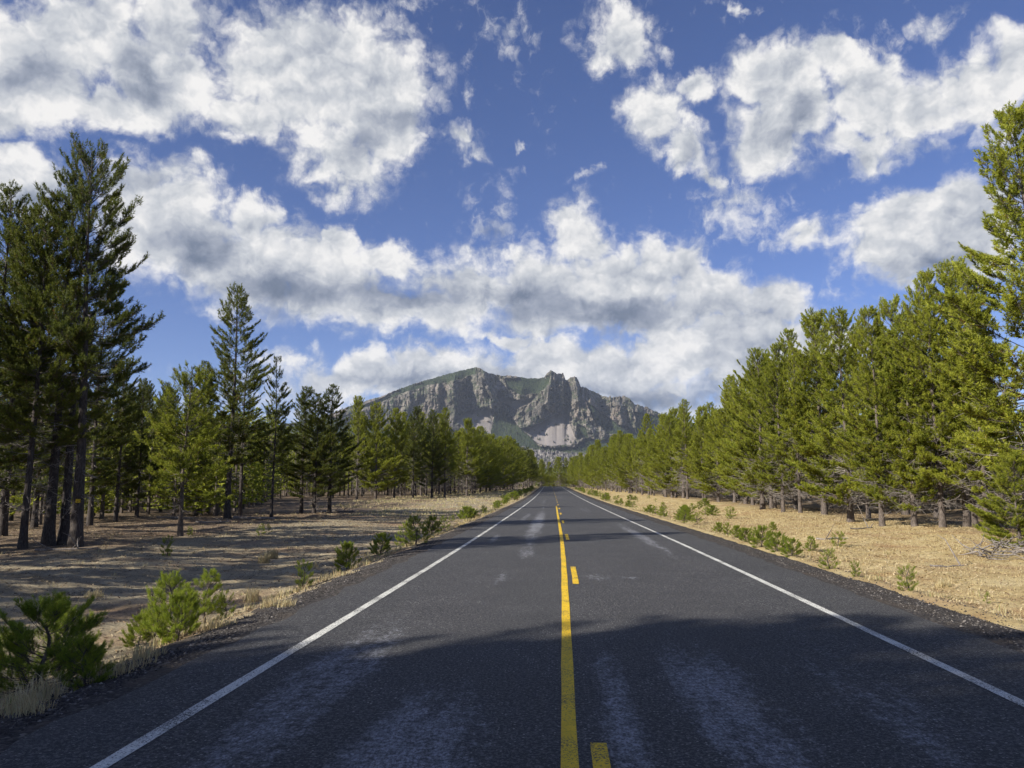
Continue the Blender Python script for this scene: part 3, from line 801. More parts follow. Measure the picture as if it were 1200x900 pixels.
H_(160, 606, 445, 'L', 2, 'low dark pine in the gap left of the small yellow green pine', rot=2.7)
H_(211, 629, 432, 'S', 0, 'small yellow green pine with thin bare trunk alone on the field', rot=.3, wide=1.15)
H_(188, 600, 450, 'L', 0, 'dark pine just behind the small yellow green pine', rot=.8)
H_(232, 604, 425, 'L', 2, 'green pine between the small field pine and the tall pointed one', rot=1.9)
H_(266, 608, 337, 'L', 1, 'tall pointed pine with grey dead limbs above the fallen log', rot=2.9, wide=1.1)
H_(281, 605, 400, 'L', 3, 'dark pine close behind the tall pointed pine', rot=.9)
H_(318, 606, 420, 'L', 3, 'slender dark pine with straight black trunk right of the fallen log', rot=4.2, wide=.85)
H_(353, 602, 455, 'L', 0, 'dark pine, left one of the trio right of the slender black trunked pine', rot=5.1, wide=1.3)
H_(368, 602, 462, 'L', 2, 'middle pine of the trio with forked looking crown on the left field', rot=1.2, wide=1.3)
H_(386, 601, 452, 'L', 1, 'right hand pine of the trio where the pale grass band begins', rot=.2, wide=1.3)
H_(418, 585, 466, 'R', 1, 'sunlit pine right of the trio, low branches near the pale grass', rot=.6, wide=.9)
H_(462, 584, 479, 'R', 0, 'broad bright green pine with full skirt below the mountain left shoulder', rot=1.1, wide=1.0)
H_(440, 584.6, 474, 'R', 3, 'rounded light green pine between the trio and the full skirted pine', rot=2.6, wide=1.05)
H_(484, 583.6, 494, 'L', 0, 'lower dark pine just right of the bright full skirted one', rot=3.6, wide=1.15)
H_(506, 583.5, 481, 'L', 2, 'dark broad pine right of the bright full skirted one', rot=1.1)
H_(521, 583.2, 479, 'R', 2, 'pine with lit twin tip in front of the grey cliff foot', rot=2.1)
H_(547, 582, 492, 'R', 1, 'narrow pine with pale stem at the left forest edge below the scree', rot=3.1)
# --- right: the sunlit wall
H_(1236, 634, 118, 'R', 0, 'tallest pine at the right picture edge rising far above the others', rot=.5, wide=1.1)
H_(1158, 625, 318, 'R', 0, 'right side pine with pale bare lower trunk near the edge', rot=1.5)
H_(1196, 642, 535, 'S', 1, 'bright young pine with low spreading branches at the right edge', rot=.8, wide=1.25)
H_(1143, 619, 345, 'R', 2, 'right side pine with grey dead lower stem beside the pale trunk', rot=2.5)
H_(1134, 618, 308, 'R', 1, 'tall right side pine whose dead limbs hang down like a grey curtain', rot=3.5)
H_(1105, 618, 318, 'R', 0, 'tall broad right side pine left of the grey limbed pair', rot=4.5)
H_(1072, 617, 372, 'R', 3, 'right side pine with short dark trunk between two taller crowns', rot=5.5)
H_(1034, 617, 360, 'R', 0, 'full right side pine with thick pale trunk foot and drooping skirt', rot=.1)
H_(997, 612, 366, 'R', 3, 'bushy right side pine with dead grey twigs around its base', rot=1.1, wide=1.1)
H_(1018, 608, 384, 'R', 2, 'darker pine peeping between the two bushy right side pines', rot=2.6)
H_(966, 603, 368, 'R', 1, 'right side pine with crown tip left of the bushy one', rot=2.1, wide=1.1)
H_(938, 601, 410, 'R', 2, 'right side pine above a small square stump like trunk foot', rot=3.1)
H_(918, 600, 404, 'R', 0, 'right side pine with tall pale double trunk at the field edge', rot=4.1)
H_(894, 597, 412, 'R', 3, 'rounded right side pine just left of the pale double trunk', rot=5.1, wide=1.1)

# --- front rows running off to the end of the road
def too_close(x, y, d): return any((x - a) ** 2 + (y - b) ** 2 < d * d for a, b in placed)
def rows():
    ORD = 'first second third fourth fifth sixth seventh eighth ninth tenth eleventh twelfth'.split()
    n = 0
    # right edge of the clearing
    ex = lambda y: np.interp(y, [0, 60, 100, 140, 175, 225, 300, 345], [17.5, 17.5, 17, 15.0, 12.5, 9.8, 4.0, 3.5])
    y = 61.0; k = 0
    while y < 350:
        x = ex(y) + random.uniform(-.8, .9)
        if not too_close(x, y, 1.8):
            lab = f'{ORD[k]} pine in the right front row counted from the pale double trunk' if k < 12 else 'small sunlit pine in the far part of the right front row'
            place(P_['R'][random.randrange(4)], x, y, random.choice([random.uniform(11.5, 14.6), random.uniform(9.5, 12.5)]) * (1 - .1 * (y > 250)), lab, 'front row of pines right of the road' if k < 12 else 'far pines of the right front row', wide=random.uniform(1.0, 1.2)); k += 1
            placed.append((x, y))
        y += random.uniform(2.6, 4.6) * (1 + y / 700)
    exl = lambda y: np.interp(y, [100, 120, 140, 160, 233, 300, 350], [-31, -27.5, -24.5, -21.0, -16.0, -14.5, -13.8])
    y = 128.0; k = 0
    while y < 352:
        x = exl(y) + random.uniform(-1, .8)
        if not too_close(x, y, 1.8):
            lab = f'{ORD[k]} pine in the left front row beyond the pale grass band' if k < 12 else 'small pine in the far part of the left front row'
            place(P_['LR'[random.random() < .5]][random.randrange(4)], x, y, random.uniform(12.6, 15.6), lab, 'front row of pines left of the road' if k < 12 else 'far pines of the left front row', wide=random.uniform(1.1, 1.35)); k += 1
            placed.append((x, y))
        y += random.uniform(2.5, 4.4) * (1 + y / 700)
    # woods behind the front rows
    cnt = 0; tries = 0
    while cnt < 118 and tries < 6000:
        tries += 1
        if random.random() < .36:
            y = 26 + 250 * random.random() ** 1.35; x = ex(max(y, 60)) + random.uniform(2.6, 15 if y < 90 else 9)
            if x / y > .60: continue
            if too_close(x, y, 2.6): continue
            place(P_['R'][random.randrange(4)], x, y, random.uniform(11, 14.6) , 'pine standing in the woods behind the right front row', 'pines in the woods on the right')
        else:
            y = 34 + 200 * random.random() ** 1.6
            edge = np.interp(y, [30, 45, 60, 75, 100, 128, 160, 233, 300], [-23, -28, -31, -40, -42, -33, -24, -19, -16])
            x = edge - random.uniform(0, 18 if y < 120 else 9)
            if -x / y > .86: continue
            if too_close(x, y, 2.6): continue
            hh = random.uniform(10.5, 14.0) 
            place(P_['L'][random.randrange(4)], x, y, hh, 'pine standing in the woods behind the left front trees', 'pines in the woods on the left')
        placed.append((x, y)); cnt += 1
    # trees that close the road's end
    for i in range(34):
        y = random.uniform(372, 430); x = random.uniform(-34, 20)
        if too_close(x, y, 3.0): continue
        placed.append((x, y))
        place(P_['R'][random.randrange(4)], x, y, random.uniform(12, 16.5), 'small distant pine closing the far end of the road', 'pines closing the end of the road', wide=1.15)
    # pines beside and behind the camera's place; their shadows fall on the road
    for (x, y, h, k_, i) in [(-20.0, -5.8, 15.6, 'L', 0), (-18.5, -8.4, 15.0, 'L', 1), (-21.5, -3.4, 12.3, 'L', 2), (-19.5, -11, 15, 'L', 0), (-23, -1.0, 12, 'L', 3), (-17.8, -14, 15, 'L', 2),
                           (-24.5, 3.0, 13.5, 'L', 1), (-22.5, 8.0, 11.0, 'L', 2), (-26.5, 13.5, 14.5, 'L', 0), (-29, 7, 14.5, 'L', 1), (-25, 18.2, 14.8, 'L', 3), (-30, 18, 14, 'L', 2), (-27.5, 23, 14, 'L', 0),
                           (-20.4, -8.0, 17.6, 'R', 3), (-22.2, -9.4, 17.2, 'R', 0), (-20.8, -6.6, 16.6, 'R', 3), (-18.9, -9.6, 17.0, 'R', 0), (-19.4, -11.8, 16.5, 'R', 3), (-18.6, 15.2, 15.8, 'R', 2), (-19.5, 12.6, 14.6, 'L', 1), (-20.6, -10.9, 15.6, 'R', 3), (-22.6, -7.0, 15.0, 'R', 1), (-25.6, -9.2, 16.0, 'R', 0), (-27.5, -12.2, 16.2, 'R', 2), (-21.2, -14.8, 15.4, 'R', 0), (-24.5, -17.5, 16, 'R', 3), (-16.8, -13.0, 13.5, 'R', 3), (-21.3, -8.6, 15.3, 'R', 0), (-23.4, -10.2, 15, 'R', 2), (-19.8, -13.2, 15.2, 'R', 1), (-24.2, -13.5, 15, 'L', 3), (-17.2, -10.6, 14.5, 'R', 2), (-22.4, -16.5, 15, 'R', 0), (-18.6, -17.4, 15.5, 'R', 2), (-26.4, -6.4, 15, 'L', 0), (-31, 0, 15, 'L', 0), (-33, 12, 15, 'L', 1), (-36, 21, 15, 'L', 3), (22, 12, 13, 'R', 0), (21, 4, 13, 'R', 2), (21.5, 20, 12.5, 'R', 1)]:
        place(P_[k_][i], x, y, h, wide=1.3 if y < -2 else 1.0, label='tall pine standing beside the road outside the picture', group='pines beside the viewpoint'); placed.append((x, y))
rows()

# deep woods that nobody could count
def deep_woods():
    V0, F0 = [], []; n = 0
    r_ = np.random.default_rng(77); acc = Acc()
    pts = []
    for _ in range(3000):
        y = 38 + 490 * r_.random() ** 1.0
        if r_.random() < .42: x = np.interp(y, [60, 233, 360, 540], [32, 22, 14, 12]) + r_.uniform(0, 70)
        else: x = -np.interp(y, [40, 60, 95, 125, 142, 233, 360, 540], [33, 27, 37, 48, 38, 27, 30, 50]) - 85 * r_.random() ** 1.6
        pts.append((x, y))
    for _ in range(500): pts.append((r_.uniform(-130, 90), r_.uniform(436, 600)))
    pts = np.array(pts); n = len(pts); Z = terr(pts[:, 0], pts[:, 1], False)
    h = r_.uniform(9, 13.5, n) * np.interp(pts[:, 1], [38, 60, 95], [.42, .55, 1.0])
    P = np.stack([pts[:, 0], pts[:, 1], Z], 1)
    V, F = prisms(P - [0, 0, .3], P + np.array([0, 0, 1.]) * h[:, None], .16, .02, 5); acc.add(V, F, 1)
    m = 62; bi = np.repeat(np.arange(n), m); t_ = r_.random(n * m); hh = (.07 + .93 * t_) * h[bi]
    a = r_.uniform(0, 6.28, n * m); L = 2.1 * ((1 - t_) ** .7 + .06) * r_.uniform(.6, 1.1, n * m)
    o = np.stack([np.cos(a), np.sin(a), 0 * a], 1); p0 = P[bi] + np.array([0, 0, 1.]) * hh[:, None]
    e = p0 + o * L[:, None] + np.array([0, 0, 1.]) * (L * r_.uniform(-.1, .5, n * m))[:, None]
    T = np.concatenate([p0 + (e - p0) * .35, p0 + (e - p0) * .7]); D = np.concatenate([norm(e - p0)] * 2)
    needles(acc, T, D, np.full(len(T), .5), 5, .42, .075, r_, a0=15, a1=60, tint=np.clip(r_.normal(.5, .2, len(T)), 0, .9))
    o = ob("distant_woods", acc.mesh("distant_woods", [M_NEED_R, M_BARK_R]))
    tag(o, 'mass of pine woods behind the rows on both sides of the road', 'woods', kind='stuff')
deep_woods()

# ------------------------------------------------------------------ young pines on the verges
random.seed(9)
def seedling(px, py, top, i, label, group=None, wide=1.0):
    return hero(px, py, top - 2, SEEDL[i], label, group, wide=wide * 1.0, name='young_pine', cat='young pine', parts=('stem', 'foliage'))
seedling(42, 812, 722, 2, 'largest young pine, bushy, at the lower left corner beside the gravel', wide=1.25)
seedling(12, 800, 745, 0, 'young pine cut by the left edge behind the largest bushy one')
seedling(80, 795, 725, 1, 'bright tipped young pine growing against the largest bushy one', wide=1.2)
seedling(98, 808, 758, 2, 'low dark young pine on the road side of the largest bushy one')
seedling(60, 790, 712, 3, 'thin young pine with tall leader rising out of the bushy clump')
seedling(162, 758, 728, 2, 'low dark young pine left in the second roadside clump from the left')
seedling(192, 756, 685, 0, 'tallest young pine of the second roadside clump from the left', wide=1.15)
seedling(180, 752, 695, 3, 'thin young pine with bare tip in the second roadside clump')
seedling(208, 752, 705, 2, 'young pine at the right side of the second roadside clump')
seedling(240, 730, 678, 0, 'cone shaped young pine of the third roadside clump', wide=1.2)
seedling(264, 724, 697, 1, 'small young pine close right of the cone shaped one')
seedling(355, 690, 662, 1, 'lone dark young pine at the gravel edge right of the third clump', wide=1.1)
seedling(406, 669, 643, 2, 'round light green young pine fifth along the left road edge')
seedling(446, 650, 631, 2, 'dense young pine just before the tall roadside clump on the left', wide=1.1)
seedling(476, 641, 616, 1, 'dark left plant of the tall clump on the left road edge', wide=1.1)
seedling(487, 639, 611, 0, 'tallest plant of the far clump on the left road edge', wide=1.3)
seedling(506, 629, 611, 2, 'yellow green young pine right of the tall far clump')
seedling(520, 622, 608, 1, 'slim yellow green young pine next along the left road edge')
seedling(546, 609, 598, 2, 'dark low young pine where the left field turns to pale grass', wide=1.4)
seedling(196, 652, 633, 1, 'tiny dark seedling at the foot of the small field pine')
seedling(306, 628, 617, 1, 'tiny seedling on the open field, left of a pair')
seedling(315, 626, 617, 3, 'tiny seedling on the open field, right of a pair')
seedling(222, 628, 620, 1, 'tiny seedling just right of the thin field trunk')
# right side
seedling(1065, 692, 668, 1, 'nearest right side seedling with spreading arms beside the gravel', wide=1.3)
seedling(1157, 708, 696, 3, 'small faded seedling on the straw nearest the right edge')
seedling(1002, 676, 661, 1, 'second right side seedling with yellowish arms beside the gravel')
seedling(972, 667, 648, 1, 'third right side seedling, leaning, beside the gravel', wide=1.3)
seedling(950, 646, 632, 0, 'round dark seedling set back from the right gravel edge', wide=1.3)
seedling(983, 641, 627, 1, 'sparse seedling out on the straw field, casting a thin shadow', wide=1.4)
seedling(906, 622, 615, 2, 'tiny low seedling on the straw field behind the verge row')
for k, (px, py, tp) in enumerate([(928, 652, 636), (920, 648, 632), (911, 646, 629), (902, 643, 628), (893, 641, 622), (884, 637, 622), (874, 635, 623), (864, 631, 620), (853, 628, 616), (842, 625, 616)]):
    seedling(px, py, tp, [2, 1, 2, 0, 2, 1, 2, 2, 0, 2][k], f'{"first second third fourth fifth sixth seventh eighth ninth tenth".split()[k]} plant from the right in the thick row along the right gravel edge',
             'young pines in the thick row on the right verge', wide=1.1)
def verge():
    n = 0
    for side in (1, -1):
        y = 42.0 if side > 0 else 52.0
        while y < 240 and n < 150:
            x = road_x(y) + (6.6 + random.gammavariate(2, .45) if side > 0 else -(5.6 + random.gammavariate(2, .5)))
            lab = 'small green seedling far along the right verge' if side > 0 else 'small green seedling far along the left verge'
            place(SEEDL[random.randrange(4)], x, y, random.uniform(.35, .75) * (1.25 if y > 100 else 1), lab, 'seedlings far along the %s verge' % ('right' if side > 0 else 'left'), wide=random.uniform(1.2, 1.8),
                  name='young_pine', cat='young pine', parts=('stem', 'foliage')); n += 1
            y += random.uniform(.8, 3.2) * (1 + y / 120)
    for _ in range(14):
        y = random.uniform(45, 120); x = road_x(y) + random.uniform(8.5, 14)
        place(SEEDL[random.randrange(4)], x, y, random.uniform(.35, .7), 'tiny seedling scattered on the straw strip right of the road', 'seedlings on the right straw strip', wide=1.4, name='young_pine', cat='young pine', parts=('stem', 'foliage'))
verge()

# ------------------------------------------------------------------ small things
def log(px, py, ang, L, r0, label, limbs=6, seed=1):
    p = hit(px, py); r_ = np.random.default_rng(seed); A = Acc()
    s = np.linspace(-.5, .5, 12); a = R(ang)
    X = p[0] + s * L * math.cos(a); Y = p[1] + s * L * math.sin(a) + .06 * np.sin(s * 6)
    Z = terr(X, Y) + r0 * .75
    V, F = tube(np.stack([X, Y, Z], 1), r0 * (1 - .55 * (s + .5)) + 0 * s, 9, .05, r_); A.add(V, F)
    for k in range(limbs):
        i = int(r_.integers(2, 11)); b = np.array([X[i], Y[i], Z[i]])
        d = norm(r_.normal(0, 1, 3) * [1, 1, .4] + [0, 0, .8]); q = b + d * r_.uniform(.25, .8)
        V, F = prisms(b, q, .025, .012, 5); A.add(V, F); q2 = q + norm(d + r_.normal(0, .5, 3)) * .3
        V, F = prisms(q, q2, .012, .005, 4); A.add(V, F)
    o = ob("fallen_log", A.mesh("fallen_log", [M_DEAD], True)); c = p.copy()
    o.data.transform(mathutils.Matrix.Translation((-c[0], -c[1], -c[2]))); o.location = tuple(c)
    tag(o, label, 'log'); return o
log(298, 609, 4, 2.9, .13, 'pale bleached log lying below the tall pointed pine', 5, 1)
log(250, 613, 12, 2.0, .06, 'thin grey fallen limb left of the bleached log', 6, 2)
log(205, 608, -6, 2.6, .07, 'fallen grey stem in the shade behind the small field pine', 6, 3)
log(399, 600, 3, 3.2, .08, 'dark fallen stem beside the trio of pines', 5, 4)
log(1010, 575+45, 20, 1.2, .035, 'short grey stick on the straw below the bushy right side pine', 2, 5)
log(975, 632, -25, 1.1, .04, 'bleached stick lying on the straw near the sparse seedling', 2, 6)
log(1110, 664, 5, .9, .03, 'dark stick lying alone on the open straw on the right', 1, 7)
log(80, 645, 8, 2.2, .05, 'thin branch lying at the foot of the tagged pine', 5, 8)

def brush():
    r_ = np.random.default_rng(31); A = Acc(); c = hit(1190, 652)
    for k in range(95):
        a = r_.uniform(0, 6.28); q = r_.random(2); b = c + np.array([(r_.random() - .45) * 2.3, (r_.random() - .5) * 1.3, 0]); b[2] = float(terr(b[0], b[1])) + r_.uniform(.02, .38) * (1 - abs(b[0] - c[0]) / 1.9)
        L = r_.uniform(.35, 1.1); d = norm(np.array([math.cos(a), math.sin(a), r_.uniform(-.15, .45)])); prev = b
        rad = r_.uniform(.012, .032)
        for j in range(3):
            d = norm(d + r_.normal(0, .28, 3) * [1, 1, .6]); nx = prev + d * L / 3
            nx[2] = max(nx[2], float(terr(nx[0], nx[1])) + .01)
            V, F = prisms(prev, nx, rad * (1 - j * .25), rad * (.75 - j * .25), 5); A.add(V, F); prev = nx
    o = ob("dead_brush", A.mesh("dead_brush", [M_DEAD], True))
    o.data.transform(mathutils.Matrix.Translation(tuple(-c))); o.location = tuple(c)
    tag(o, 'tangle of grey weathered sticks on the straw at the right edge', 'brush', kind='stuff')
brush()

def tag_plate():
    m, t, b = new_mat("yellow_tag"); t.put(b.inputs['Base Color'], t.mix(t.mapr(t.noise(t.new('ShaderNodeTexCoord').outputs['Object'], 18, 3, .6), .52, .6), (.62, .42, .03), (.16, .09, .03)))
    d = ray(91.5, 587); rt = math.hypot(leaner.location.x, leaner.location.y) - .30
    k = rt / math.hypot(d[0], d[1]); P = np.array([0, 0, H_CAM]) + d * k
    bpy.ops.mesh.primitive_cube_add(size=1)
    o = bpy.context.object; o.name = "marker_tag"; o.scale = (.15, .012, .13); o.location = tuple(P)
    o.rotation_euler = (0, 0, math.atan2(-d[0], d[1])); bpy.ops.object.transform_apply(location=False, rotation=False, scale=True)
    bv = o.modifiers.new('b', 'BEVEL'); bv.width = .004; bv.segments = 2
    o.data.materials.append(m); tag(o, 'small yellow square marker nailed to the leaning grey trunk', 'marker tag')
    nl = prisms(P + [0, -.01, .03], P + [0, -.03, .03], .008, .008, 6)
    q = ob("nail", mesh_np("nail", nl[0] - P, nl[1], [M_STONE]), o)
tag_plate()

# ------------------------------------------------------------------ mountain
DM = 5000.0
def mount_xy(px, py, Yd):
    d = ray(px, py); k = Yd / d[1]; return d[0] * k, H_CAM + d[2] * k
def build_mountain():
    z2 = lambda x, y: (400 + x / 3.158, 410 + y / 3.158)
    prof = [(-700, 520), (200, 507), (330, 498), (380, 488)] + [z2(*p) for p in [(40, 205), (70, 196), (100, 185), (150, 172), (200, 150), (270, 125), (340, 105), (420, 82), (455, 75), (480, 68), (500, 63), (512, 66), (530, 78), (545, 86), (590, 95), (620, 95), (650, 98), (700, 106), (735, 105), (752, 100), (760, 88), (768, 80), (780, 79), (790, 84), (797, 92), (806, 88), (818, 88), (826, 97), (830, 112), (836, 116), (842, 106), (850, 101), (862, 99), (872, 103), (880, 118), (886, 136), (905, 143), (940, 158), (980, 172), (1000, 175), (1030, 170), (1050, 172), (1070, 184), (1085, 200), (1130, 213), (1200, 243)]] + [(800, 494), (860, 505), (1000, 520), (1900, 545)]
    prof = np.array(prof); us = np.concatenate([np.linspace(-700, 380, 60)[:-1], np.arange(380, 800, .6), np.linspace(800, 1900, 60)])
    r_ = np.random.default_rng(5)
    nv = 250
    vv = np.linspace(0, 1, nv)                       # 0 foot, 1 crest
    U, Vv = np.meshgrid(us, vv, indexing='ij')
    crest = np.interp(us, prof[:, 0], prof[:, 1])
    foot_px = 536.0
    PY = foot_px + (crest[:, None] - foot_px) * Vv    # picture row of each point (before relief)
    # smooth noise helpers on the mountain face
    def vn(x, y, seed):
        xi = np.floor(x).astype(int); yi = np.floor(y).astype(int); fx = x - xi; fy = y - yi; fx = fx * fx * (3 - 2 * fx); fy = fy * fy * (3 - 2 * fy)
        tb = np.random.default_rng(seed).random((256, 256))
        g = lambda a, b: tb[a % 256, b % 256]
        return (g(xi, yi) * (1 - fx) + g(xi + 1, yi) * fx) * (1 - fy) + (g(xi, yi + 1) * (1 - fx) + g(xi + 1, yi + 1) * fx) * fy
    def fb(x, y, seed, o=5, ridge=False, gain=.5):
        s = 0; a = 1; tot = 0
        for k in range(o):
            n_ = vn(x * 2 ** k + 17 * k, y * 2 ** k + 31 * k, seed + k)
            if ridge: n_ = 1 - np.abs(2 * n_ - 1)
            s = s + a * n_; tot += a; a *= gain
        return s / tot
    wx = U + 6 * (fb(U / 14, PY / 14, 40) - .5); wy = PY + 6 * (fb(U / 14, PY / 14, 50) - .5)
    # feature list in picture rows/columns: ridges stand out towards the viewer, bowls sink back
    def seg(ax, ay, bx, by):
        dx, dy = bx - ax, by - ay; q = np.clip(((wx - ax) * dx + (wy - ay) * dy) / (dx * dx + dy * dy), 0, 1)
        return np.hypot(wx - ax - q * dx, wy - ay - q * dy)
    rel = np.zeros_like(U)
    for (ax, ay, bx, by, w, amp) in [
        (562, 428, 566, 455, 13, 150), (566, 455, 572, 486, 9, 150),              # main ridge and the lit rib
        (536, 445, 530, 482, 9, 110), (513, 452, 508, 484, 8, 70), (490, 455, 482, 480, 8, 60), (465, 462, 456, 485, 8, 60), (440, 472, 432, 492, 8, 50),
        (648, 436, 640, 470, 12, 170), (640, 470, 618, 500, 12, 110), (655, 445, 662, 480, 10, 90), (674, 441, 677, 470, 9, 210), (677, 470, 690, 505, 13, 120),
        (715, 468, 722, 500, 14, 90), (738, 470, 748, 500, 10, 90), (700, 480, 705, 510, 9, 60), (616, 445, 606, 475, 10, 50)]:
        d = seg(ax, ay, bx, by) / w; rel = np.maximum(rel, amp * np.clip(1 - d, 0, 1) ** .8)
    for (ax, ay, bx, by, wl, wr, amp) in [(533, 440, 531, 488, 15, 11, 170), (562, 427, 580, 474, 9, 15, 190), (574, 455, 576, 488, 9, 8, 150), (681, 438, 699, 492, 22, 13, 240), (652, 434, 640, 478, 16, 9, 150),
            (720, 468, 731, 498, 15, 9, 110), (743, 474, 752, 500, 12, 9, 100), (508, 446, 503, 486, 12, 6, 90), (482, 452, 476, 486, 12, 6, 80), (455, 462, 450, 490, 12, 6, 70), (432, 470, 426, 492, 10, 6, 60), (612, 470, 606, 490, 10, 6, 70), (690, 488, 668, 512, 8, 8, 60)]:
        q = (wy - ay) / (by - ay); dx = wx - (ax + (bx - ax) * q); fade = sstep(-.12, .05, q) * sstep(1.25, .85, q)
        a_ = amp * np.where(dx < 0, np.clip(1 + dx / wl, 0, 1), np.clip(1 - dx / wr, 0, 1) ** 1.0) * fade
        rel = np.maximum(rel, a_)
    bowl = np.zeros_like(U)
    for (ax, ay, bx, by, w, amp) in [(550, 452, 547, 480, 11, 130), (582, 448, 590, 475, 13, 120), (664, 452, 664, 480, 6, 60), (694, 462, 712, 480, 12, 120), (522, 450, 520, 480, 6, 60), (600, 470, 590, 500, 16, 60)]:
        d = seg(ax, ay, bx, by) / w; bowl = np.maximum(bowl, amp * np.clip(1 - d * d, 0, 1))
    # material regions
    def poly(pts):
        pts = np.array(pts, float); c = np.zeros(U.shape, bool); j = len(pts) - 1
        for i in range(len(pts)):
            xi, yi = pts[i]; xj, yj = pts[j]
            cond = ((yi > wy) != (yj > wy)) & (wx < (xj - xi) * (wy - yi) / (yj - yi + 1e-9) + xi); c ^= cond; j = i
        return c.astype(float)
    scree = np.maximum.reduce([poly([(667, 474), (659, 478), (643, 490), (622, 499), (602, 504), (624, 517), (645, 523), (668, 521), (674, 512), (668, 495)]),
                               poly([(568, 476), (556, 480), (541, 485), (538, 493), (550, 508), (600, 524), (594, 500), (579, 480)]) * 1.0,
                               poly([(585, 455), (592, 463), (610, 470), (628, 466), (622, 472), (606, 478), (592, 474), (582, 466)]),
                               poly([(596, 520), (600, 512), (612, 520), (600, 530)])])
    forest = np.maximum.reduce([poly([(392, 492), (430, 474), (470, 455), (515, 437), (556, 430), (561, 436), (535, 446), (505, 450), (470, 462), (440, 474), (410, 486)]),
                                poly([(592, 444), (615, 441), (645, 442), (642, 452), (630, 462), (612, 464), (596, 456)]),
                                poly([(580, 482), (590, 476), (602, 490), (612, 506), (632, 522), (650, 526), (672, 522), (690, 514), (705, 515), (740, 508), (800, 506), (800, 560), (560, 560), (575, 520)]),
                                poly([(676, 495), (688, 502), (690, 514), (676, 514)]),
                                poly([(686, 470), (700, 480), (725, 497), (745, 500), (748, 510), (715, 508), (698, 496)]),
                                poly([(742, 482), (800, 492), (800, 520), (748, 510)]),
                                poly([(-700, 560), (-700, 515), (380, 486), (440, 500), (560, 505), (640, 530), (640, 560)]),
                                poly([(780, 560), (780, 488), (1900, 535), (1900, 560)])])
    ragged = fb(U / 3.5, PY / 3.5, 70, 4)
    forest = np.clip((forest + (ragged - .5) * 1.5 - .35) * 4, 0, 1)
    scat = np.clip((fb(U / 5, PY / 5, 90, 4) - .50) * 9, 0, 1) * .9
    scree = scree * (1 - forest)
    rock = 1 - np.maximum(scree, 0)
    # fluted crags
    flute = fb(wx / 5.0, wy / 16.0, 20, 5, True, .55); crag = fb(U / 7, PY / 9, 30, 5, True, .6)
    rough = (flute * 55 + crag * 120) * (1 - .97 * scree) * (1 - .75 * forest) * sstep(536, 520, PY)
    gl_ = 14 * fb(U / 4, PY / 4, 33, 3) * (1 - .92 * scree)
    scr_s = scree.copy()
    for _ in range(3): scr_s[1:-1, 1:-1] = (scr_s[:-2, 1:-1] + scr_s[2:, 1:-1] + scr_s[1:-1, :-2] + scr_s[1:-1, 2:]) / 4
    rel = rel * (1 - .75 * scr_s); bowl = bowl * (1 - .5 * scr_s)
    depth = DM - 950 + np.interp(Vv, [0, .3, .48, .60, .85, 1], [0, 430, 650, 720, 790, 950]) - rel * sstep(0, .12, Vv) + bowl - rough - gl_
    # crest breaks into small teeth and tree tips
    teeth = (fb(us / 2.2, us * 0, 61, 4) - .5) * 3.2 * np.interp(us, [380, 640, 645, 690, 760], [.35, .6, 1.6, 1.6, .9])
    PYr = PY - teeth[:, None] * Vv ** 6
    a = (U - 600) / FPX; c = (450 - PYr) / FPX
    D = FWD[None, None, :] + RGT[None, None, :] * a[..., None] + UPV[None, None, :] * c[..., None]
    k = DM / D[..., 1]                      # every point first on one upright plane, then moved back or forward along y
    X = D[..., 0] * k; Z = H_CAM + D[..., 2] * k
    # keep the outline right in perspective: scale height with distance
    sc = depth / DM; X = X * sc; Z = H_CAM + (Z - H_CAM) * sc
    V = np.stack([X, depth, Z], -1)
    # back slope so that the mountain is a solid body
    nb_ = 8; back = np.repeat(V[:, -1:, :], nb_, 1)
    q = np.linspace(.12, 1, nb_)
    back[..., 1] += q[None] * 1700 ; back[..., 2] = back[..., 2] * (1 - q[None] ** .8) - 20 * q[None]
    VA = np.concatenate([V, back], 1); nn = nv + nb_
    pad = lambda A_: np.concatenate([A_, np.repeat(A_[:, -1:], nb_, 1)], 1).reshape(-1)
    m, t, b = new_mat("mountain_rock")
    at = lambda n_: t.new('ShaderNodeAttribute', attribute_name=n_).outputs['Fac']
    co = t.new('ShaderNodeTexCoord').outputs['Object']
    n1 = t.noise(t.mapping(co, sc=(1, 1, .45)), .012, 6, .65); n2 = t.noise(co, .05, 5, .7); n3 = t.noise(co, .003, 3, .5)
    rockc = t.ramp(n1, [(.34, (.040, .037, .031)), (.45, (.095, .086, .071)), (.56, (.180, .162, .135)), (.72, (.29, .262, .222))])
    rockc = t.mix(t.mapr(n2, .50, .60, 0, .8), rockc, (.062, .062, .048))
    rockc = t.mix(t.mapr(n3, .5, .65, 0, .35), rockc, (.26, .20, .16))
    scc = t.mix(t.mapr(n2, .4, .7), (.235, .212, .195), (.195, .176, .163))
    forc = t.mix(t.mapr(n2, .35, .65), (.013, .021, .010), (.032, .044, .018))
    c = t.mix(at('scree'), rockc, scc); c = t.mix(at('wood'), c, forc)
    c = t.mix(t.math('MULTIPLY', at('scrub'), t.mapr(n2, .45, .55)), c, (.045, .062, .028))
    t.put(b.inputs['Base Color'], c)
    t.put(b.inputs['Normal'], t.bump(t.math('MULTIPLY', t.math('ADD', n1, t.math('MULTIPLY', n2, .6)), t.math('SUBTRACT', 1.0, t.math('MULTIPLY', at('scree'), .9))), .9, 18))
    me = mesh_np("mountain", VA.reshape(-1, 3), grid_faces(len(us), nn), [m], smooth=False, attrs={'scree': pad(scree), 'wood': pad(forest), 'scrub': pad(scat * rock)})
    tag(ob("mountain", me), 'grey craggy mountain with cliffs, scree fans and a wooded left shoulder', kind='structure')
